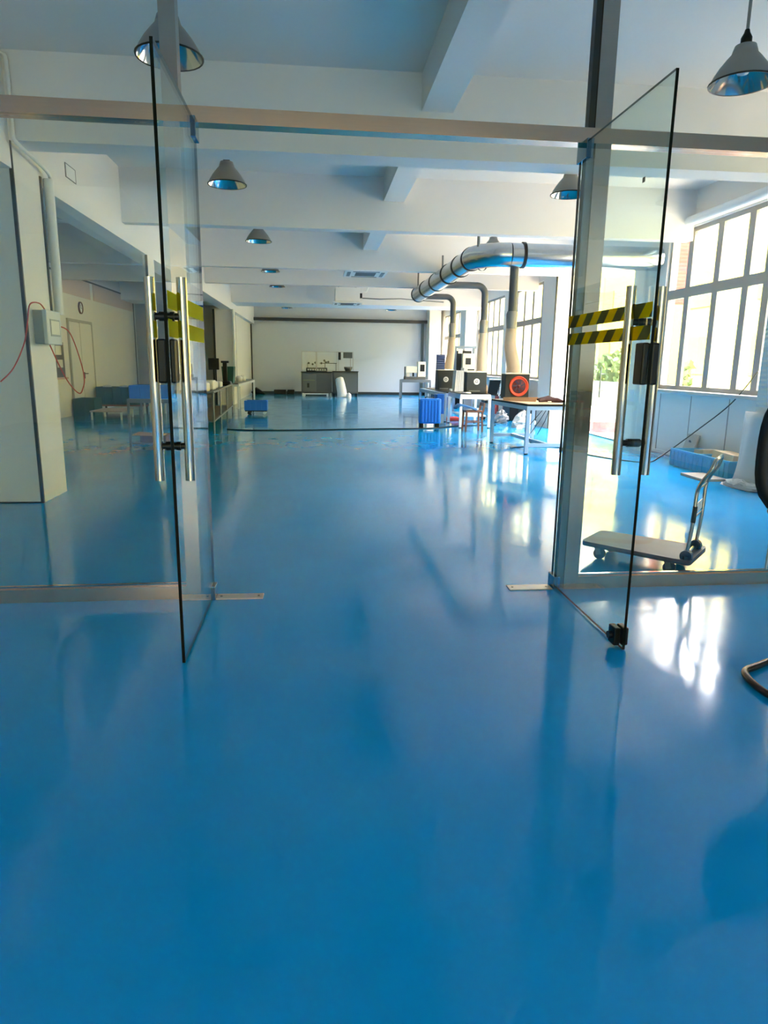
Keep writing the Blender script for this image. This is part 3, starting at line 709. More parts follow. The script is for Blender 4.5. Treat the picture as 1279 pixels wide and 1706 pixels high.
# stacked filters between black boxes: 6 slanted slats
for i in range(6):
    x = 3.70 + i * .052
    o = single('filter_panel', M().hexa([(x, 18.2, .79), (x + .044, 18.2, .79), (x + .044, 18.6, .79), (x, 18.6, .79)],
        [(x + .03, 18.2, 1.36 + .07 * (i > 3)), (x + .074, 18.2, 1.36 + .07 * (i > 3)), (x + .074, 18.6, 1.36 + .07 * (i > 3)), (x + .03, 18.6, 1.36 + .07 * (i > 3))]), WHITEP,
        'white upright filter panel, %s from the left between the two black boxes' % ['first', 'second', 'third', 'fourth', 'fifth', 'sixth'][i], 'filter panel', 'white filter panels between the black boxes')
single('small_white_cup', M().lathe([(0, 0), (.035, 0), (.045, .09), (.04, .09), (.03, .01), (0, .01)], (3.62, 18.3, .785), 14), WHITEP, 'left white cup on the long bench end', 'cup')
single('small_white_cup', M().lathe([(0, 0), (.035, 0), (.045, .09), (.04, .09), (.03, .01), (0, .01)], (3.74, 18.35, .785), 14), WHITEP, 'right white cup on the long bench end', 'cup')
single('white_disc', M().lathe([(0, .03), (.09, .03), (.11, 0), (0, 0)], (3.66, 16.5, .83), 18), WHITEP, 'round white dish on the black bench mat', 'dish')
single('brown_bottle', M().lathe([(0, 0), (.03, 0), (.03, .14), (.012, .19), (.012, .22), (0, .22)], (4.13, 16.46, .83), 12), mat('tan', (168, 128, 92), .5), 'tan bottle at the right end of the white bench', 'bottle')

# frame stand with poster
fs = thing('test_stand', 'blue grey pipe stand behind the black boxes', 'stand', (4.7, 21.9, 0))
obj('post', M().box(4.40, 4.48, 21.9, 21.98, 0, 2.02), mat('blue_grey', (120, 140, 160), .4), fs)
obj('post', M().box(5.0, 5.06, 21.9, 21.98, 0, 2.02), MATS['blue_grey'], fs)
obj('crossbar', M().box(4.36, 5.1, 21.88, 22.0, 2.02, 2.09), MATS['blue_grey'], fs)
obj('backing', M().box(4.5, 4.98, 22.0, 22.03, .9, 1.95), DARKTRIM, fs)
obj('clip', M().box(4.52, 4.66, 21.86, 21.9, 1.86, 2.0), WHITEP, fs)
ps = thing('instrument_panel', 'cream panel with a dark window below the pipe stand', 'panel', (4.82, 21.7, 1.0))
obj('case', M().rbox(4.62, 5.02, 21.6, 21.8, .9, 1.86, .01), CREAM, ps)
obj('screen', M().box(4.71, 4.88, 21.595, 21.602, 1.52, 1.72), DARKTRIM, ps)
obj('vent', M().box(4.65, 5.0, 21.595, 21.602, 1.34, 1.38), DARKTRIM, ps)
obj('base', M().box(4.7, 4.95, 21.62, 21.78, 0, .9), GREYM, ps)
oc = thing('office_chair', 'black mesh office chair behind the white bench', 'chair', (5.0, 19.0, 0))
obj('backrest', M().hexa([(4.80, 19.0, .70), (5.06, 18.95, .70), (5.08, 19.0, .70), (4.82, 19.05, .70)], [(4.84, 18.95, 1.10), (5.14, 18.9, 1.10), (5.16, 18.95, 1.10), (4.86, 19.0, 1.10)]), BLACKP, oc)
obj('backrest_frame', M().bar((5.12, 18.97, .66), (5.19, 18.92, 1.13), .03).bar((5.19, 18.92, 1.13), (4.82, 18.98, 1.13), .03), WHITEP, oc)
obj('seat', M().rbox(4.75, 5.2, 19.02, 19.5, .46, .54, .02), BLACKP, oc)
obj('column', M().tube([(4.98, 19.25, .1), (4.98, 19.25, .46)], .03), GREYM, oc)
for i in range(5):
    a = 2 * PI * i / 5
    lg = obj('leg', M().bar((4.98, 19.25, .1), (4.98 + .28 * math.cos(a), 19.25 + .28 * math.sin(a), .07), .04), BLACKP, oc)
    obj('castor', M().tube([(4.98 + .28 * math.cos(a), 19.23 + .28 * math.sin(a), .035), (4.98 + .28 * math.cos(a), 19.27 + .28 * math.sin(a), .035)], .035), BLACKP, lg)
# red framed rack and black machine beyond the ringed box
rr = thing('red_legged_rack', 'low dark rack with red legs by the far window wall', 'rack', (5.6, 20.6, 0))
for x, y in ((5.35, 20.2), (5.6, 20.2), (5.35, 20.9), (5.6, 20.9)):
    obj('leg', M().box(x, x + .05, y, y + .05, 0, .62), mat('dull_red', (168, 70, 66), .5), rr)
obj('shelf', M().box(5.3, 5.7, 20.15, 21.0, .62, .66), DARKTRIM, rr)
obj('rail', M().bar((5.32, 20.2, .9), (5.68, 20.2, .9), .02).bar((5.32, 20.2, .62), (5.32, 20.2, 1.0), .02).bar((5.45, 20.2, .62), (5.45, 20.2, 1.0), .02).bar((5.6, 20.2, .62), (5.6, 20.2, 1.0), .02).bar((5.32, 20.2, 1.0), (5.68, 20.2, 1.0), .02), DARKTRIM, rr)
single('equipment_case', M().rbox(5.35, 5.6, 18.6, 19.3, 0, .55, .02), mat('case_black', (34, 36, 42), .4), 'black case on the floor behind the white bench', 'case')
single('equipment_case', M().rbox(5.75, 6.1, 18.4, 19.9, 0, .62, .02), mat('case_black', (34, 36, 42), .4), 'long black case on the floor against the far window wall', 'case')
def lumpy(cx_, cy_, rx_, ry_, h, seed, n=16, k_=9):
    rd = random.Random(seed); v = []; f = []
    for j in range(k_ + 1):
        t_ = j / k_; rr_ = math.cos(t_ * PI / 2) ** .55
        for i in range(n):
            a_ = 2 * PI * i / n; q_ = rr_ * rd.uniform(.72, 1.12)
            v.append((cx_ + rx_ * q_ * math.cos(a_), cy_ + ry_ * q_ * math.sin(a_), max(0, h * t_ + (rd.uniform(-.02, .03) if j else 0))))
    for j in range(k_):
        for i in range(n): f.append((j * n + i, j * n + (i + 1) % n, (j + 1) * n + (i + 1) % n, (j + 1) * n + i))
    f.append(tuple(range(n)))
    return M().add(v, f)
single('plastic_bundle', lumpy(5.15, 16.6, .3, .25, .42, 3), SHEET, 'white crumpled plastic on the floor by the doorway column', 'bundle')
single('plastic_bundle', lumpy(4.95, 18.0, .22, .25, .34, 8), mat('grey_film', (150, 154, 158), .3), 'smaller grey crumpled bundle behind the near table', 'bundle')

# suitcase
sc = thing('blue_suitcase', 'bright blue ribbed suitcase on black wheels', 'suitcase', (2.76, 16.5, 0))
m = M().rbox(2.50, 3.02, 16.38, 16.66, .10, .70, .035)
for i in range(6): m.rbox(2.545 + i * .078, 2.585 + i * .078, 16.365, 16.39, .14, .66, .006)
obj('shell', m, BLUE, sc)
for x in (2.56, 2.95):
    for y in (16.42, 16.62):
        obj('wheel', M().rbox(x - .035, x + .035, y - .03, y + .03, 0, .11, .012), BLACKP, sc)
obj('handle', M().tube([(2.66, 16.6, .70), (2.66, 16.6, .73), (2.86, 16.6, .73), (2.86, 16.6, .70)], .01), BLACKP, sc)
single('blue_bin', M().rbox(3.12, 3.32, 17.6, 18.0, .25, .76, .02), BLUE, 'blue bin standing just right of the suitcase', 'bin')
single('bin_stool', M().rbox(3.12, 3.32, 17.6, 18.0, 0, .25, .01), PALEBL, 'pale box carrying the blue bin', 'box')

# dark blue rack + far machine table
br = thing('perforated_rack', 'dark blue perforated upright rack near the far windows', 'rack', (4.5, 24.6, 0))
obj('panel', M().rbox(4.32, 4.62, 24.6, 24.75, .5, 1.86, .01), ribbed('dark_blue_mesh', (44, 58, 92), 'Z', .08, .02), br)
obj('base', M().rbox(4.2, 4.8, 24.4, 25.0, 0, .5, .02), DKBLUE, br)
obj('cloth', M().hexa([(4.55, 24.5, .55), (4.8, 24.5, .62), (4.8, 24.58, .62), (4.55, 24.58, .55)], [(4.55, 24.5, .85), (4.7, 24.5, .8), (4.7, 24.58, .8), (4.55, 24.58, .85)]), PALEBL, br)
bw = thing('black_chain_panel', 'black panel pierced by round holes before the far window', 'panel', (5.3, 25.4, 0))
m = M().box(5.12, 5.40, 25.4, 25.44, 0, 1.9)
obj('panel', m, BLACKP, bw)
m = M()
for i in range(4): m.lathe([(0, .004), (.05, .002)], (5.33, 25.4, .9 + i * .27), 12, (0, -1, 0))
obj('disc', m, WHITEP, bw)
table4('machine_table', [(3.70, 30.4), (5.1, 30.4), (5.1, 31.6), (3.9, 31.6)], .84, .07, .08, GREYM, GREYM, 'grey metal table at the far right back', th=.04)
fm = thing('cream_machine', 'cream bench machine on the far grey table', 'machine', (4.35, 30.9, .84))
obj('bed', M().rbox(3.98, 4.9, 30.7, 31.2, .84, .96, .01), DKGREY, fm)
obj('head', M().rbox(4.02, 4.55, 30.75, 31.1, 1.12, 1.42, .03), CREAM, fm)
obj('column', M().rbox(4.05, 4.2, 30.8, 31.05, .96, 1.14, .01).rbox(4.55, 4.9, 30.7, 31.1, .96, 1.62, .02), CREAM, fm)
obj('spindle', M().tube([(4.35, 30.74, .98), (4.35, 30.74, 1.14)], .04), BLACKM, fm)
obj('guard', M().box(4.65, 4.85, 30.69, 30.71, 1.2, 1.5), BLACKM, fm)
single('tool_post', M().box(3.93, 3.97, 30.6, 30.64, .84, 1.4), BLACKM, 'thin dark upright at the left end of the far grey table', 'post')

# back machines
for (x0, x1, y0, y1, z, lb, key) in ((-.64, .76, 32.0, 33.0, 1.08, 'grey machine cabinet at the back under a clear guard', 0), (.80, 1.96, 31.9, 32.9, 1.12, 'second grey machine cabinet behind the white sack', 1)):
    t = thing('machine_cabinet', lb, 'machine', ((x0 + x1) / 2, y0, 0), 'grey machine cabinets at the back wall')
    obj('cabinet', M().rbox(x0, x1, y0, y1, .15, z, .02), DKGREY, t)
    obj('door', M().rbox(x0 + .06, x0 + (x1 - x0) * (.48 if key == 0 else .95), y0 - .015, y0 + .01, .22, z - .08, .008), mat('cabinet_door', (96, 100, 98), .45), t)
    obj('countertop', M().rbox(x0 - .02, x1 + .02, y0 - .02, y1, z, z + .035, .008), BLACKM, t)
    if key == 0:
        obj('stripe', M().box(x0 + .08, x0 + .62, y0 - .022, y0 - .014, .72, .75), mat('olive', (130, 134, 92), .5), t)
        obj('panel_hole', M().box(x0 + .26, x0 + .36, y0 - .022, y0 - .014, .4, .6), BLACKP, t)
    for x in (x0 + .06, x1 - .06):
        for y in (y0 + .1, y1 - .1):
            obj('foot', M().tube([(x, y, 0), (x, y, .15)], .04), BLACKM if key else WHITEP, t)
sk = single('floor_dolly', M().rbox(-.55, .6, 31.75, 31.93, .1, .14, .01).tube([(-.5, 31.8, .05), (-.5, 31.88, .05)], .05).tube([(.55, 31.8, .05), (.55, 31.88, .05)], .05), WHITEP, 'flat white dolly at the foot of the back machine', 'dolly')
gd = thing('machine_guard', 'clear guard frame standing on the back machines', 'guard', (.6, 32.1, 1.12))
m = M()
for (x, za, zb) in ((-.62, 1.14, 2.02), (.02, 1.14, 2.0), (.06, 1.14, 2.0), (.98, 1.18, 2.03), (1.05, 1.18, 2.03), (1.6, 1.18, 1.98), (1.72, 1.18, 1.98)):
    m.box(x, x + .025, 32.1, 32.125, za, zb)
m.box(-.62, 1.76, 32.1, 32.12, 2.0, 2.02).box(.05, .95, 32.08, 32.1, 1.14, 1.17)
obj('frame', m, ALU, gd)
obj('pane', M().box(-.6, .02, 32.11, 32.115, 1.14, 2.0).box(.08, .98, 32.11, 32.115, 1.17, 2.0), ACRYL, gd)
obj('display', M().rbox(1.28, 1.70, 32.06, 32.1, 1.74, 2.0, .01), DKGREY, gd)
obj('speaker', M().rbox(1.05, 1.17, 32.0, 32.1, 1.66, 2.0, .01), BLACKM, gd)
m = M().rbox(-.42, .55, 32.2, 32.6, 1.115, 1.30, .02)
ap = thing('conveyor_unit', 'black conveyor mechanism inside the clear guard', 'machine', (.2, 32.4, 1.12))
obj('body', m, BLACKM, ap)
m = M()
for i in range(8): m.rbox(-.36 + i * .11, -.28 + i * .11, 32.17, 32.2, 1.17, 1.24, .005)
obj('valve', m, CREAM, ap)
m = M()
for (x, z) in ((-.3, 1.5), (-.12, 1.45), (.0, 1.52), (.28, 1.5), (.42, 1.62), (.5, 1.54), (.6, 1.56)):
    m.tube([(x, 32.35, z), (x, 32.42, z)], .05, 12)
m.bar((.2, 32.4, 1.5), (1.0, 32.4, 1.5), .03).bar((-.36, 32.4, 1.3), (-.36, 32.4, 1.5), .02).bar((.45, 32.4, 1.3), (.45, 32.4, 1.6), .03).bar((.95, 32.4, 1.15), (.95, 32.4, 1.5), .02)
obj('arm', m, BLACKM, ap)
single('parts_feeder', M().lathe([(0, 0), (.13, 0), (.15, .06), (.19, .12), (.2, .2), (.17, .2), (.0, .1)], (1.52, 32.3, 1.155), 18), GREYM, 'round grey feeder bowl on the right back machine', 'feeder')
ws = M().tube([(1.22, 31.55, 0), (1.2, 31.56, .25), (1.13, 31.6, .6), (1.08, 31.62, .82), (1.06, 31.62, .88)], [.24, .22, .21, .19, .10], 9)
single('white_sack', ws, WHITEP, 'tall white sack leaning before the back machines', 'sack')
single('white_sack', M().tube([(1.50, 31.3, 0), (1.50, 31.3, .12), (1.48, 31.3, .2)], [.12, .11, .05], 8), WHITEP, 'small white bag at the foot of the tall sack', 'sack')
single('black_floor_box', M().rbox(-2.0, -1.42, 33.8, 34.2, 0, .22, .02), BLACKP, 'left black box on the floor by the back wall', 'box')
single('black_floor_box', M().rbox(-1.36, -1.02, 33.8, 34.2, 0, .22, .02), BLACKP, 'right black box on the floor by the back wall', 'box')
single('black_heap', M().tube([(-3.0, 33.5, .08), (-2.8, 33.4, .18), (-2.6, 33.4, .1), (-2.4, 33.4, .03)], [.08, .18, .1, .03], 9), BLACKP, 'black heap on the floor in the far left corner', 'heap')

# ================================================================== LEFT SIDE
wr = thing('wire_rack', 'long grey metal rail rack on the left behind the glass leaf', 'rack', (-2.6, 18, 0))
def rx(y): return -2.25 - .045 * (y - 15.5)
for y in (15.55, 17.3, 19.2, 21.2):
    obj('post', M().tube([(rx(y), y, 0), (rx(y), y, .84)], .02, 8), GREYM, wr)
obj('rail', M().tube([(rx(15.5), 15.5, .84), (rx(21.2), 21.2, .84)], .025, 8).tube([(rx(15.5), 15.5, .2), (rx(21.2), 21.2, .2)], .02, 8).tube([(rx(15.5) - .6, 15.5, .84), (rx(15.5), 15.5, .84)], .025, 8).tube([(rx(15.5) - .6, 15.5, .2), (rx(15.5), 15.5, .2)], .02, 8), GREYM, wr)
m = M()
for i in range(14):
    y = 19.3 + i * .14; m.tube([(rx(y), y, .2), (rx(y), y, .84)], .008, 6)
obj('bars', m, GREYM, wr)
for y in (15.55, 17.3, 19.2, 21.2):
    obj('post', M().tube([(rx(y) - .6, y, 0), (rx(y) - .6, y, .84)], .02, 8), GREYM, wr)
obj('shelf', M().hexa([(rx(15.6) - .58, 15.6, .2), (rx(15.6) - .02, 15.6, .2), (rx(21) - .02, 21, .2), (rx(21) - .58, 21, .2)], [(rx(15.6) - .58, 15.6, .22), (rx(15.6) - .02, 15.6, .22), (rx(21) - .02, 21, .22), (rx(21) - .58, 21, .22)]), mat('rack_shelf', (118, 112, 104), .5), wr)
obj('top_shelf', M().hexa([(rx(15.6) - .58, 15.6, .80), (rx(15.6) - .02, 15.6, .80), (rx(21) - .02, 21, .80), (rx(21) - .58, 21, .80)], [(rx(15.6) - .58, 15.6, .815), (rx(15.6) - .02, 15.6, .815), (rx(21) - .02, 21, .815), (rx(21) - .58, 21, .815)]), MATS['rack_shelf'], wr)
for i, (y, w, h) in enumerate(((16.2, .35, .2), (17.2, .4, .24), (18.3, .35, .18), (19.1, .4, .16))):
    single('white_carton', M().rbox(rx(y) - .55, rx(y) - .55 + w, y, y + .5, .815, .815 + h, .03), WHITEP,
           ['white carton nearest on the grey rail rack', 'tallest white carton on the grey rail rack', 'white carton below the black monitor', 'white carton at the far end of the rail rack'][i], 'carton', 'white cartons on the rail rack')
lt, _ = table4('long_table', [(-3.05, 22.4), (-2.45, 22.4), (-2.45, 28.4), (-3.05, 28.4)], .84, .06, .08, GREYM, WHITEM, 'long white legged table past the rail rack', feet=False)
single('green_bin', M().hexa([(-2.95, 22.6, .84), (-2.63, 22.6, .84), (-2.63, 23.1, .84), (-2.95, 23.1, .84)], [(-2.98, 22.6, 1.36), (-2.6, 22.6, 1.36), (-2.6, 23.15, 1.36), (-2.98, 23.15, 1.36)]), GREEN, 'dark green bin standing on the long table', 'bin')
for i, y in enumerate((24.3, 25.6)):
    single('white_tub', M().lathe([(0, 0), (.1, 0), (.12, .14), (.06, .2), (0, .2)], (-2.62, y, .84), 14), WHITEP, ['nearer white tub behind the green bin', 'farther white tub behind the green bin'][i], 'tub')
mo = thing('monitor', 'black monitor above the grey rail rack', 'monitor', (-2.95, 20.2, .9))
obj('screen', M().rbox(-3.02, -2.72, 20.15, 20.19, 1.28, 1.6, .008), BLACKP, mo)
obj('stand', M().box(-2.90, -2.85, 20.2, 20.23, .82, 1.3), BLACKP, mo)
mc = thing('microscope_stand', 'black upright instrument stand right of the monitor', 'instrument', (-2.6, 20.6, .82))
obj('column', M().rbox(-2.68, -2.56, 20.6, 20.7, .82, 1.5, .01), BLACKP, mc)
obj('head', M().rbox(-2.72, -2.5, 20.55, 20.75, 1.47, 1.53, .01), BLACKP, mc)
obj('base', M().rbox(-3.05, -2.46, 20.5, 20.9, .815, .95, .04), BLACKP, mc)
cr1 = thing('crate_dolly', 'low dolly carrying the blue crate on the floor', 'dolly', (-1.75, 20.65, 0))
obj('deck', M().rbox(-2.06, -1.42, 20.4, 20.95, .09, .12, .006), BLACKM, cr1)
for x in (-1.95, -1.5):
    for y in (20.48, 20.88):
        obj('wheel', M().tube([(x, y - .02, .045), (x, y + .02, .045)], .045, 14), WHITEP if x > -1.7 else BLACKP, cr1)
def crate(x0, x1, y0, y1, z0, z1, matl, label, group=None, ribs_=0, name='plastic_crate'):
    m = M(); t_ = .02
    m.box(x0, x1, y0, y0 + t_, z0, z1).box(x0, x1, y1 - t_, y1, z0, z1).box(x0, x0 + t_, y0 + t_, y1 - t_, z0, z1).box(x1 - t_, x1, y0 + t_, y1 - t_, z0, z1).box(x0 + t_, x1 - t_, y0 + t_, y1 - t_, z0, z0 + t_)
    m.box(x0 - .012, x1 + .012, y0 - .012, y0, z1 - .03, z1).box(x0 - .012, x0, y0, y1, z1 - .03, z1)
    if ribs_:
        n_ = int((y1 - y0) / ribs_)
        for i in range(n_ + 1):
            y = y0 + (y1 - y0) * i / n_; m.box(x0 - .014, x0, y - .006, y + .006, z0 + .01, z1 - .03)
        n_ = max(1, int((x1 - x0) / ribs_))
        for i in range(n_ + 1):
            x = x0 + (x1 - x0) * i / n_; m.box(x - .006, x + .006, y0 - .014, y0, z0 + .01, z1 - .03)
    return single(name, m, matl, label, 'crate', group)
crate(-2.06, -1.42, 20.4, 20.95, .12, .40, BLUE, 'blue crate on the dolly left of centre', None, .16)
# left room: crates, stands, table
crate(-6.6, -6.05, 19.6, 20.3, .0, .46, GREEN, 'single green crate on the floor left of the white double door', None, .2)
st = thing('pallet_stand', 'low red edged stand under the green crates', 'stand', (-5.9, 21.6, 0))
obj('top', M().box(-6.55, -5.05, 21.3, 22.2, .16, .2), mat('pallet_red', (150, 84, 72), .6), st)
for x in (-6.5, -5.1):
    for y in (21.34, 22.1): obj('leg', M().box(x, x + .05, y, y + .05, 0, .16), BLACKM, st)
for i in range(3):
    crate(-6.52 + i * .48, -6.07 + i * .48, 21.4, 22.1, .2, .72, GREEN, ['leftmost green crate on the red edged stand', 'middle green crate on the red edged stand', 'rightmost green crate on the red edged stand'][i], 'green crates on the stand', .15)
    single('crumpled_film', M().lathe([(0, .14), (.1, .12), (.16, .04), (.15, 0)], (-6.29 + i * .48, 21.75, .64), 9), SHEET, ['crumpled film in the leftmost green crate', 'crumpled film in the middle green crate', 'crumpled film in the rightmost green crate'][i], 'film', 'film in the green crates')
st = thing('low_stand', 'low pale metal stand on the left room floor before the green crates', 'stand', (-5.4, 19, 0))
obj('top', M().box(-5.75, -4.95, 18.2, 19.4, .2, .23), mat('stand_tan', (190, 168, 150), .6), st)
for x in (-5.73, -5.0):
    for y in (18.22, 19.33): obj('leg', M().box(x, x + .04, y, y + .04, 0, .2), CREAM, st)
st2 = thing('low_stand', 'low red and white trestle right of the green crates', 'stand', (-4.6, 21, 0))
obj('top', M().box(-5.0, -3.6, 20.6, 21.3, .42, .46), MATS['pallet_red'], st2)
for x in (-4.98, -4.4, -3.7):
    for y in (20.62, 21.24): obj('leg', M().box(x, x + .05, y, y + .05, 0, .42), CREAM, st2)
tt, ti = table4('metal_table', [(-3.0, 11.35), (-2.3, 11.35), (-2.35, 12.6), (-3.1, 12.6)], .90, .035, .04, GREYM, GREYM, 'slim grey metal table behind the left pull handles', feet=False, th=.02)
obj('lower_shelf', M().box(-2.98, -2.35, 11.4, 12.5, .17, .19), GREYM, tt)
crate(-2.98, -2.68, 11.5, 11.95, .90, 1.11, BLUE, 'left blue crate on the slim metal table', 'blue crates on the slim table', .12)
crate(-2.66, -2.36, 11.5, 11.95, .90, 1.11, BLUE, 'right blue crate on the slim metal table', 'blue crates on the slim table', .12)
crate(-3.08, -2.78, 12.1, 12.5, .90, 1.10, DKBLUE, 'dark blue crate behind the bright blue crates', None, .12)
bx = thing('cardboard_box', 'open cardboard box on the lower shelf of the slim table', 'box', (-2.7, 11.7, .19))
obj('body', M().box(-2.86, -2.45, 11.5, 11.9, .02, .165) if False else M().box(-2.86, -2.45, 11.48, 11.95, .19, .3), mat('dark_card', (122, 92, 74), .8), bx)
obj('flap', M().hexa([(-2.98, 11.42, .31), (-2.5, 11.42, .30), (-2.5, 11.8, .30), (-2.95, 11.8, .33)], [(-2.98, 11.42, .318), (-2.5, 11.42, .308), (-2.5, 11.8, .308), (-2.95, 11.8, .338)]), CARD, bx)
# switch box with wires on the near column
sb = thing('switch_box', 'grey electrical switch box with red wires on the near left column', 'switch box', (-2.85, 7.98, 1.66))
obj('case', M().rbox(-2.9, -2.80, 7.62, 7.98, 1.66, 2.0, .006), BOXG, sb)
obj('cover', M().rbox(-2.80, -2.755, 7.60, 8.0, 1.655, 2.005, .01), BOXL, sb)
obj('breaker_window', M().rbox(-2.757, -2.748, 7.70, 7.93, 1.76, 1.90, .003), CREAM, sb)
obj('window_frame', M().box(-2.756, -2.75, 7.68, 7.95, 1.74, 1.76).box(-2.756, -2.75, 7.68, 7.95, 1.90, 1.915).box(-2.756, -2.75, 7.68, 7.7, 1.76, 1.90).box(-2.756, -2.75, 7.93, 7.95, 1.76, 1.90), BOXG, sb)
def smooth(pts, n=6):
    P_ = [Vector(p) for p in pts]; out = []
    for i in range(len(P_) - 1):
        p0 = P_[max(i - 1, 0)]; p1 = P_[i]; p2 = P_[i + 1]; p3 = P_[min(i + 2, len(P_) - 1)]
        for k_ in range(n):
            t_ = k_ / n
            out.append(.5 * ((2 * p1) + (-p0 + p2) * t_ + (2 * p0 - 5 * p1 + 4 * p2 - p3) * t_ ** 2 + (-p0 + 3 * p1 - 3 * p2 + p3) * t_ ** 3))
    out.append(P_[-1]); return out
single('red_wire', M().tube(smooth([(-2.83, 7.8, 2.0), (-2.85, 7.7, 2.07), (-2.85, 7.45, 2.04), (-2.84, 7.32, 1.86), (-2.84, 7.2, 1.66), (-2.84, 6.9, 1.42), (-2.84, 6.6, 1.30)]), .007, 6), REDW, 'red wire hanging left from the top of the switch box', 'wire')
single('red_wire', M().tube(smooth([(-2.78, 8.0, 1.86), (-2.74, 8.2, 1.80), (-2.74, 8.45, 1.55), (-2.74, 8.58, 1.3), (-2.74, 8.5, 1.17), (-2.74, 8.35, 1.12), (-2.76, 8.1, 1.25), (-2.78, 7.9, 1.45), (-2.80, 7.75, 1.65)]), .007, 6), REDW, 'red wire looping below the switch box to the right', 'wire')
cdt = thing('wall_conduit', 'white conduit pipe climbing the near left column to the ceiling', 'conduit', (-2.86, 7.4, 2.0))
obj('upper_run', M().tube(smooth([(-3.1, 7.41, 4.3), (-2.88, 7.40, 4.28), (-2.84, 7.40, 4.15), (-2.84, 7.40, 3.62), (-2.82, 7.42, 3.52), (-2.80, 7.8, 3.47), (-2.82, 8.2, 3.44), (-2.84, 8.28, 3.36)], 4), .018, 10), WHITEP, cdt)
obj('lower_run', M().tube([(-2.85, 8.26, 3.40), (-2.85, 8.26, 1.99)], .05, 14), WHITEP, cdt)
lbp = thing('wall_plate', 'small blank rectangular plate on the soffit beam above the left opening', 'plate', (-2.9, 9.13, 3.6))
obj('plate', M().box(-2.9, -2.893, 8.99, 9.31, 3.61, 3.75), WHITEP, lbp)
obj('border', M().box(-2.9, -2.892, 8.97, 9.33, 3.60, 3.61).box(-2.9, -2.892, 8.97, 9.33, 3.75, 3.76).box(-2.9, -2.892, 8.97, 8.99, 3.61, 3.75).box(-2.9, -2.892, 9.31, 9.33, 3.61, 3.75), GREYM, lbp)

# ================================================================== RIGHT SIDE OBJECTS
for i, (y0, y1) in enumerate(((8.72, 9.48), (9.52, 10.28))):
    crate(5.62, 6.08, y0, y1, 0, .26, BLUEC, ['nearer blue crate on the floor under the window', 'farther blue crate on the floor under the window'][i], 'blue crates under the near window', .1)
single('cardboard_piece', M().hexa([(5.7, 8.8, .2), (6.0, 8.8, .2), (6.0, 9.3, .2), (5.7, 9.3, .2)], [(5.72, 8.8, .33), (6.02, 8.8, .30), (6.02, 9.3, .33), (5.72, 9.3, .35)]), CARD2, 'cardboard block in the nearer blue crate', 'cardboard')
single('cardboard_piece', M().hexa([(5.85, 9.2, .25), (6.05, 9.2, .25), (6.05, 10.0, .22), (5.85, 10.0, .22)], [(5.9, 9.2, .36), (6.1, 9.2, .36), (6.1, 10.0, .30), (5.9, 10.0, .30)]) if False else
       M().hexa([(5.75, 9.6, .14), (6.02, 9.6, .14), (6.02, 9.85, .14), (5.75, 9.85, .14)], [(5.75, 9.6, .31), (6.02, 9.6, .31), (6.02, 9.85, .29), (5.75, 9.85, .29)]), CARD2, 'cardboard block in the farther blue crate', 'cardboard')
mp_ = thing('metal_plate', 'grey metal plate leaning on the wall behind the blue crates', 'plate', (6.1, 10.6, 0))
obj('plate', M().hexa([(6.0, 10.42, 0), (6.03, 10.42, 0), (6.03, 10.75, 0), (6.0, 10.75, 0)], [(6.14, 10.42, .44), (6.17, 10.42, .44), (6.17, 10.75, .44), (6.14, 10.75, .44)]), mat('plate_grey', (170, 170, 168), .4, .3), mp_)
obj('hole', M().tube([(6.095, 10.6, .32), (6.105, 10.6, .325)], .03, 12), BLACKM, mp_)
single('flat_cardboard', M().rbox(5.2, 5.55, 8.62, 9.2, 0, .035, .005), mat('grey_card', (176, 166, 150), .8), 'flat grey cardboard on the floor before the blue crates', 'cardboard')
# plastic sheet hanging on the near column
v = []; f = []; n_ = 26; kk = 12
for j in range(kk + 1):
    t_ = j / kk
    for i in range(n_ + 1):
        u = i / n_
        x = 5.68 - .10 * t_ ** 2 + .02 * math.sin(u * 21 + t_ * 2) - .03 * t_ * math.sin(u * 9)
        if u > .5: x -= .0
        y = 8.60 - 1.3 * u + .02 * math.sin(t_ * 6)
        z = .95 - .95 * t_ + (.012 if j == kk else 0)
        v.append((x, y, max(z, .006)))
for j in range(kk):
    for i in range(n_):
        a = j * (n_ + 1) + i; f.append((a, a + 1, a + n_ + 2, a + n_ + 1))
m = M(); m.add(v, f, True)
pl = single('plastic_sheet', m, SHEET, 'pale plastic sheet draped at the foot of the slatted column', 'sheet')
sm = pl.modifiers.new('s', 'SOLIDIFY'); sm.thickness = .006
single('sheet_hem', lumpy(5.45, 8.15, .13, .4, .09, 4), SHEET, 'crumpled plastic lying at the foot of the draped sheet', 'sheet')

# platform trolley
tr = thing('platform_trolley', 'flat wooden platform trolley with an upright folding handle', 'trolley', (2.58, 4.95, 0))
A = Vector((2.10, 5.08, 0)); B = Vector((2.41, 5.42, 0)); Cc = Vector((3.03, 4.86, 0)); Dd = Vector((2.66, 4.455, 0))
def rp(z, g=0): return [(p_.x, p_.y, z) for p_ in (A, Dd, Cc, B)]
def rounded(z):
    out = []
    P4 = [A, Dd, Cc, B]
    for i in range(4):
        p0 = P4[i - 1]; p1 = P4[i]; p2 = P4[(i + 1) % 4]; rr_ = .05
        a_ = p1 + (p0 - p1).normalized() * rr_; b_ = p1 + (p2 - p1).normalized() * rr_
        for k_ in range(5):
            t_ = k_ / 4; q_ = a_ * (1 - t_) ** 2 + p1 * 2 * t_ * (1 - t_) + b_ * t_ ** 2
            out.append((q_.x, q_.y, z))
    return out
obj('deck', M().prism(rounded(.122), (0, 0, .022)), WOOD, tr)
obj('bumper', M().prism(rounded(.108), (0, 0, .016)), RUBBER, tr)
ex = (Dd - A).normalized(); ey = (B - A).normalized()
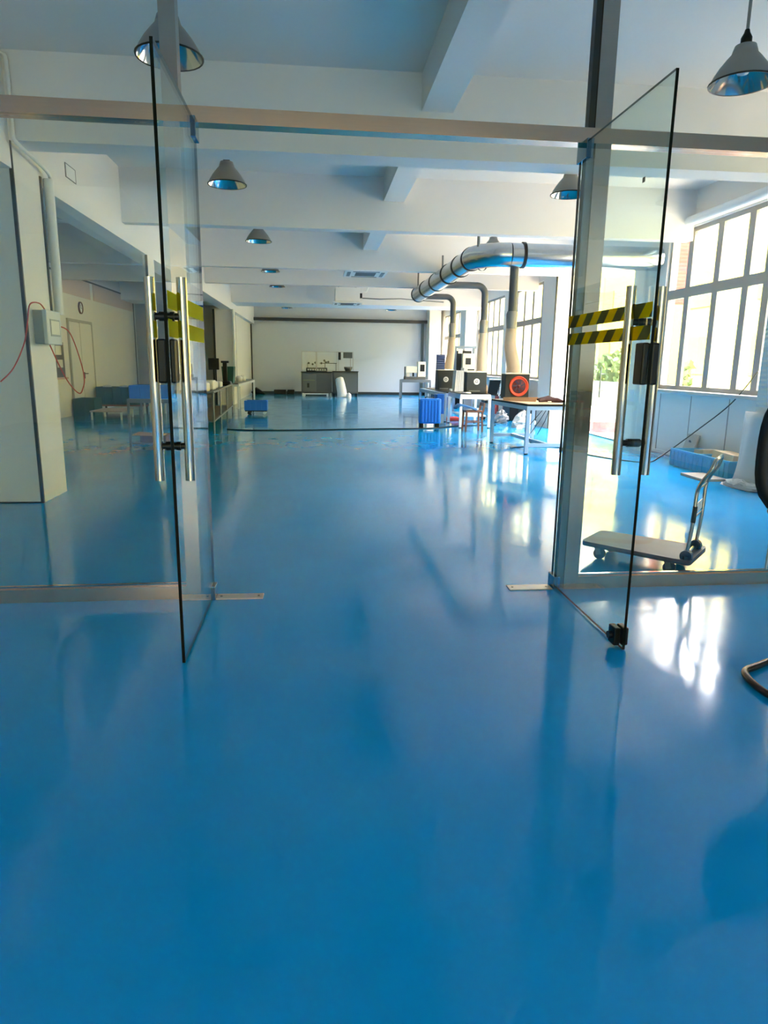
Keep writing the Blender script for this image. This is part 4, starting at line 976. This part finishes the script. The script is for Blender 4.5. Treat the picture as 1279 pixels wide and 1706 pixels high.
for (a_, b_) in ((.13, .09), (.13, .37), (.68, .09), (.68, .40)):
    c0 = A + ex * a_ + ey * b_
    w = obj('castor', M().tube([(c0.x - ey.x * .016, c0.y - ey.y * .016, .045), (c0.x + ey.x * .016, c0.y + ey.y * .016, .045)], .045, 18), RUBBER, tr)
    obj('fork', M().bar((c0.x + ey.x * .022, c0.y + ey.y * .022, .04), (c0.x + ey.x * .022 - ex.x * .02, c0.y + ey.y * .022 - ex.y * .02, .108), .04, .006, tuple(ey)).bar((c0.x - ey.x * .022, c0.y - ey.y * .022, .04), (c0.x - ey.x * .022 - ex.x * .02, c0.y - ey.y * .022 - ex.y * .02, .108), .04, .006, tuple(ey)), GREYM, w)
# handle: two uprights, bent, joined at the top
h0 = A + ex * .80 + ey * .05; h1 = A + ex * .78 + ey * .42
def hp(base, s_): return [Vector((base.x, base.y, .17)), Vector((base.x + ex.x * .02, base.y + ex.y * .02, .42)), Vector((base.x + ex.x * .03, base.y + ex.y * .03, .66)), Vector((base.x + ex.x * .10 , base.y + ex.y * .10 , .80)), Vector((base.x + ex.x * .12 + ey.x * .03 * s_, base.y + ex.y * .12 + ey.y * .03 * s_, .875))]
pa = hp(h0, 1); pb = hp(h1, -1)
obj('handle', M().tube(smooth(pa, 5) + smooth(list(reversed(pb)), 5), .0135, 12), POLISH, tr)
obj('handle_brace', M().tube([pa[2], pb[2]], .006, 8).tube([pa[1] + Vector((0, 0, .03)), pb[1] + Vector((0, 0, .03))], .006, 8), GREYM, tr)
obj('instruction_plate', M().bar(pa[1] + Vector((ey.x * .04, ey.y * .04, .09)), pb[1] + Vector((-ey.x * .04, -ey.y * .04, .09)), .006, .07), WHITEP, tr)
obj('grip_sleeve', M().tube([pa[1] + Vector((0, 0, .0)), pa[1] * .5 + pa[2] * .5], .0165, 12), BLACKP, tr)
for b_ in (h0, h1):
    obj('hinge', M().tube([(b_.x - ey.x * .025, b_.y - ey.y * .025, .17), (b_.x + ey.x * .025, b_.y + ey.y * .025, .17)], .042, 18).box(b_.x - .03, b_.x + .03, b_.y - .03, b_.y + .03, .143, .17), BLACKP, tr)
obj('hinge_bar', M().tube([(h0.x, h0.y, .175), (h1.x, h1.y, .175)], .012, 10), POLISH, tr)

# office chair at the right edge (cantilever sled base)
fc = thing('cantilever_chair', 'black cantilever office chair cut by the right picture edge', 'chair', (2.4, 2.75, 0))
bz = .018
loop = smooth([(2.62, 2.30, .45), (2.64, 2.32, .30), (2.60, 2.36, .06), (2.5, 2.42, bz), (2.22, 2.60, bz), (2.12, 2.68, bz), (2.085, 2.76, bz), (2.10, 2.90, bz), (2.14, 2.98, bz), (2.24, 3.03, bz), (2.5, 3.16, bz), (2.75, 3.28, bz), (2.95, 3.3, .05), (3.02, 3.24, .3), (3.0, 3.2, .45)], 4)
obj('base_frame', M().tube(loop, .018, 12), mat('dark_tube', (66, 58, 56), .25, .7), fc)
obj('seat', M().rbox(2.42, 2.95, 2.6, 3.1, .44, .52, .04), BLACKP, fc)
m = M(); v = []; f = []
nn = 16; jj = 12
for j in range(jj + 1):
    t_ = j / jj; z = .80 + .66 * t_
    hw = .27 * (1 - .55 * abs(2 * t_ - 1) ** 4) if True else .2
    for i in range(nn + 1):
        u = 2 * i / nn - 1
        x = 2.33 + u * hw; y = 3.02 - .05 * u * u + .03 * math.sin(t_ * PI)
        v.append((x, y, z))
for j in range(jj):
    for i in range(nn):
        a = j * (nn + 1) + i; f.append((a, a + 1, a + nn + 2, a + nn + 1))
m.add(v, f, True)
bo = obj('backrest', m, mat('chair_fabric', (24, 20, 26), .6, noise=.2, nscale=30), fc)
s1 = bo.modifiers.new('s', 'SOLIDIFY'); s1.thickness = .05
obj('back_support', M().tube(smooth([(2.5, 2.98, .46), (2.46, 3.06, .6), (2.4, 3.06, .8), (2.36, 3.04, .95)]), .018, 10), BLACKM, fc)
obj('armrest', M().tube(smooth([(2.30, 3.02, .86), (2.14, 2.96, .845), (2.12, 2.8, .84), (2.2, 2.62, .83)]), .014, 10), BLACKP, fc)

# cables on the floor and the rope by the near window
single('window_cable', M().tube(smooth([(6.12, 9.1, 1.47), (6.1, 9.6, 1.0), (5.9, 10.1, .55), (5.5, 10.35, .12), (5.3, 10.4, .012), (5.0, 10.7, .008), (4.7, 11.4, .008), (4.6, 12.4, .008)]), .009, 6), BLACKM, 'dark cable sagging from the near window to the floor', 'cable')
single('floor_cable', M().tube(smooth([(3.6, 12.35, .008), (4.2, 12.6, .008), (4.9, 12.3, .008), (5.3, 12.9, .008)]), .012, 6), BLACKM, 'dark cable on the floor under the near work table', 'cable')
single('floor_cable', M().tube(smooth([(4.6, 17.2, .012), (3.6, 16.9, .012), (2.9, 16.3, .012), (2.3, 16.1, .012), (1.2, 15.95, .012), (-.35, 15.6, .012), (-1.5, 15.55, .012), (-2.0, 15.75, .012)]), .014, 6), BLACKM, 'long dark cable crossing the blue floor from the bench to the left rack', 'cable')
single('floor_adapter', M().rbox(4.45, 4.62, 12.0, 12.12, 0, .05, .01), BLACKP, 'black power adapter on the floor right of the near table', 'adapter')

for o in bpy.data.objects:
    if '_b' in o: del o['_b']
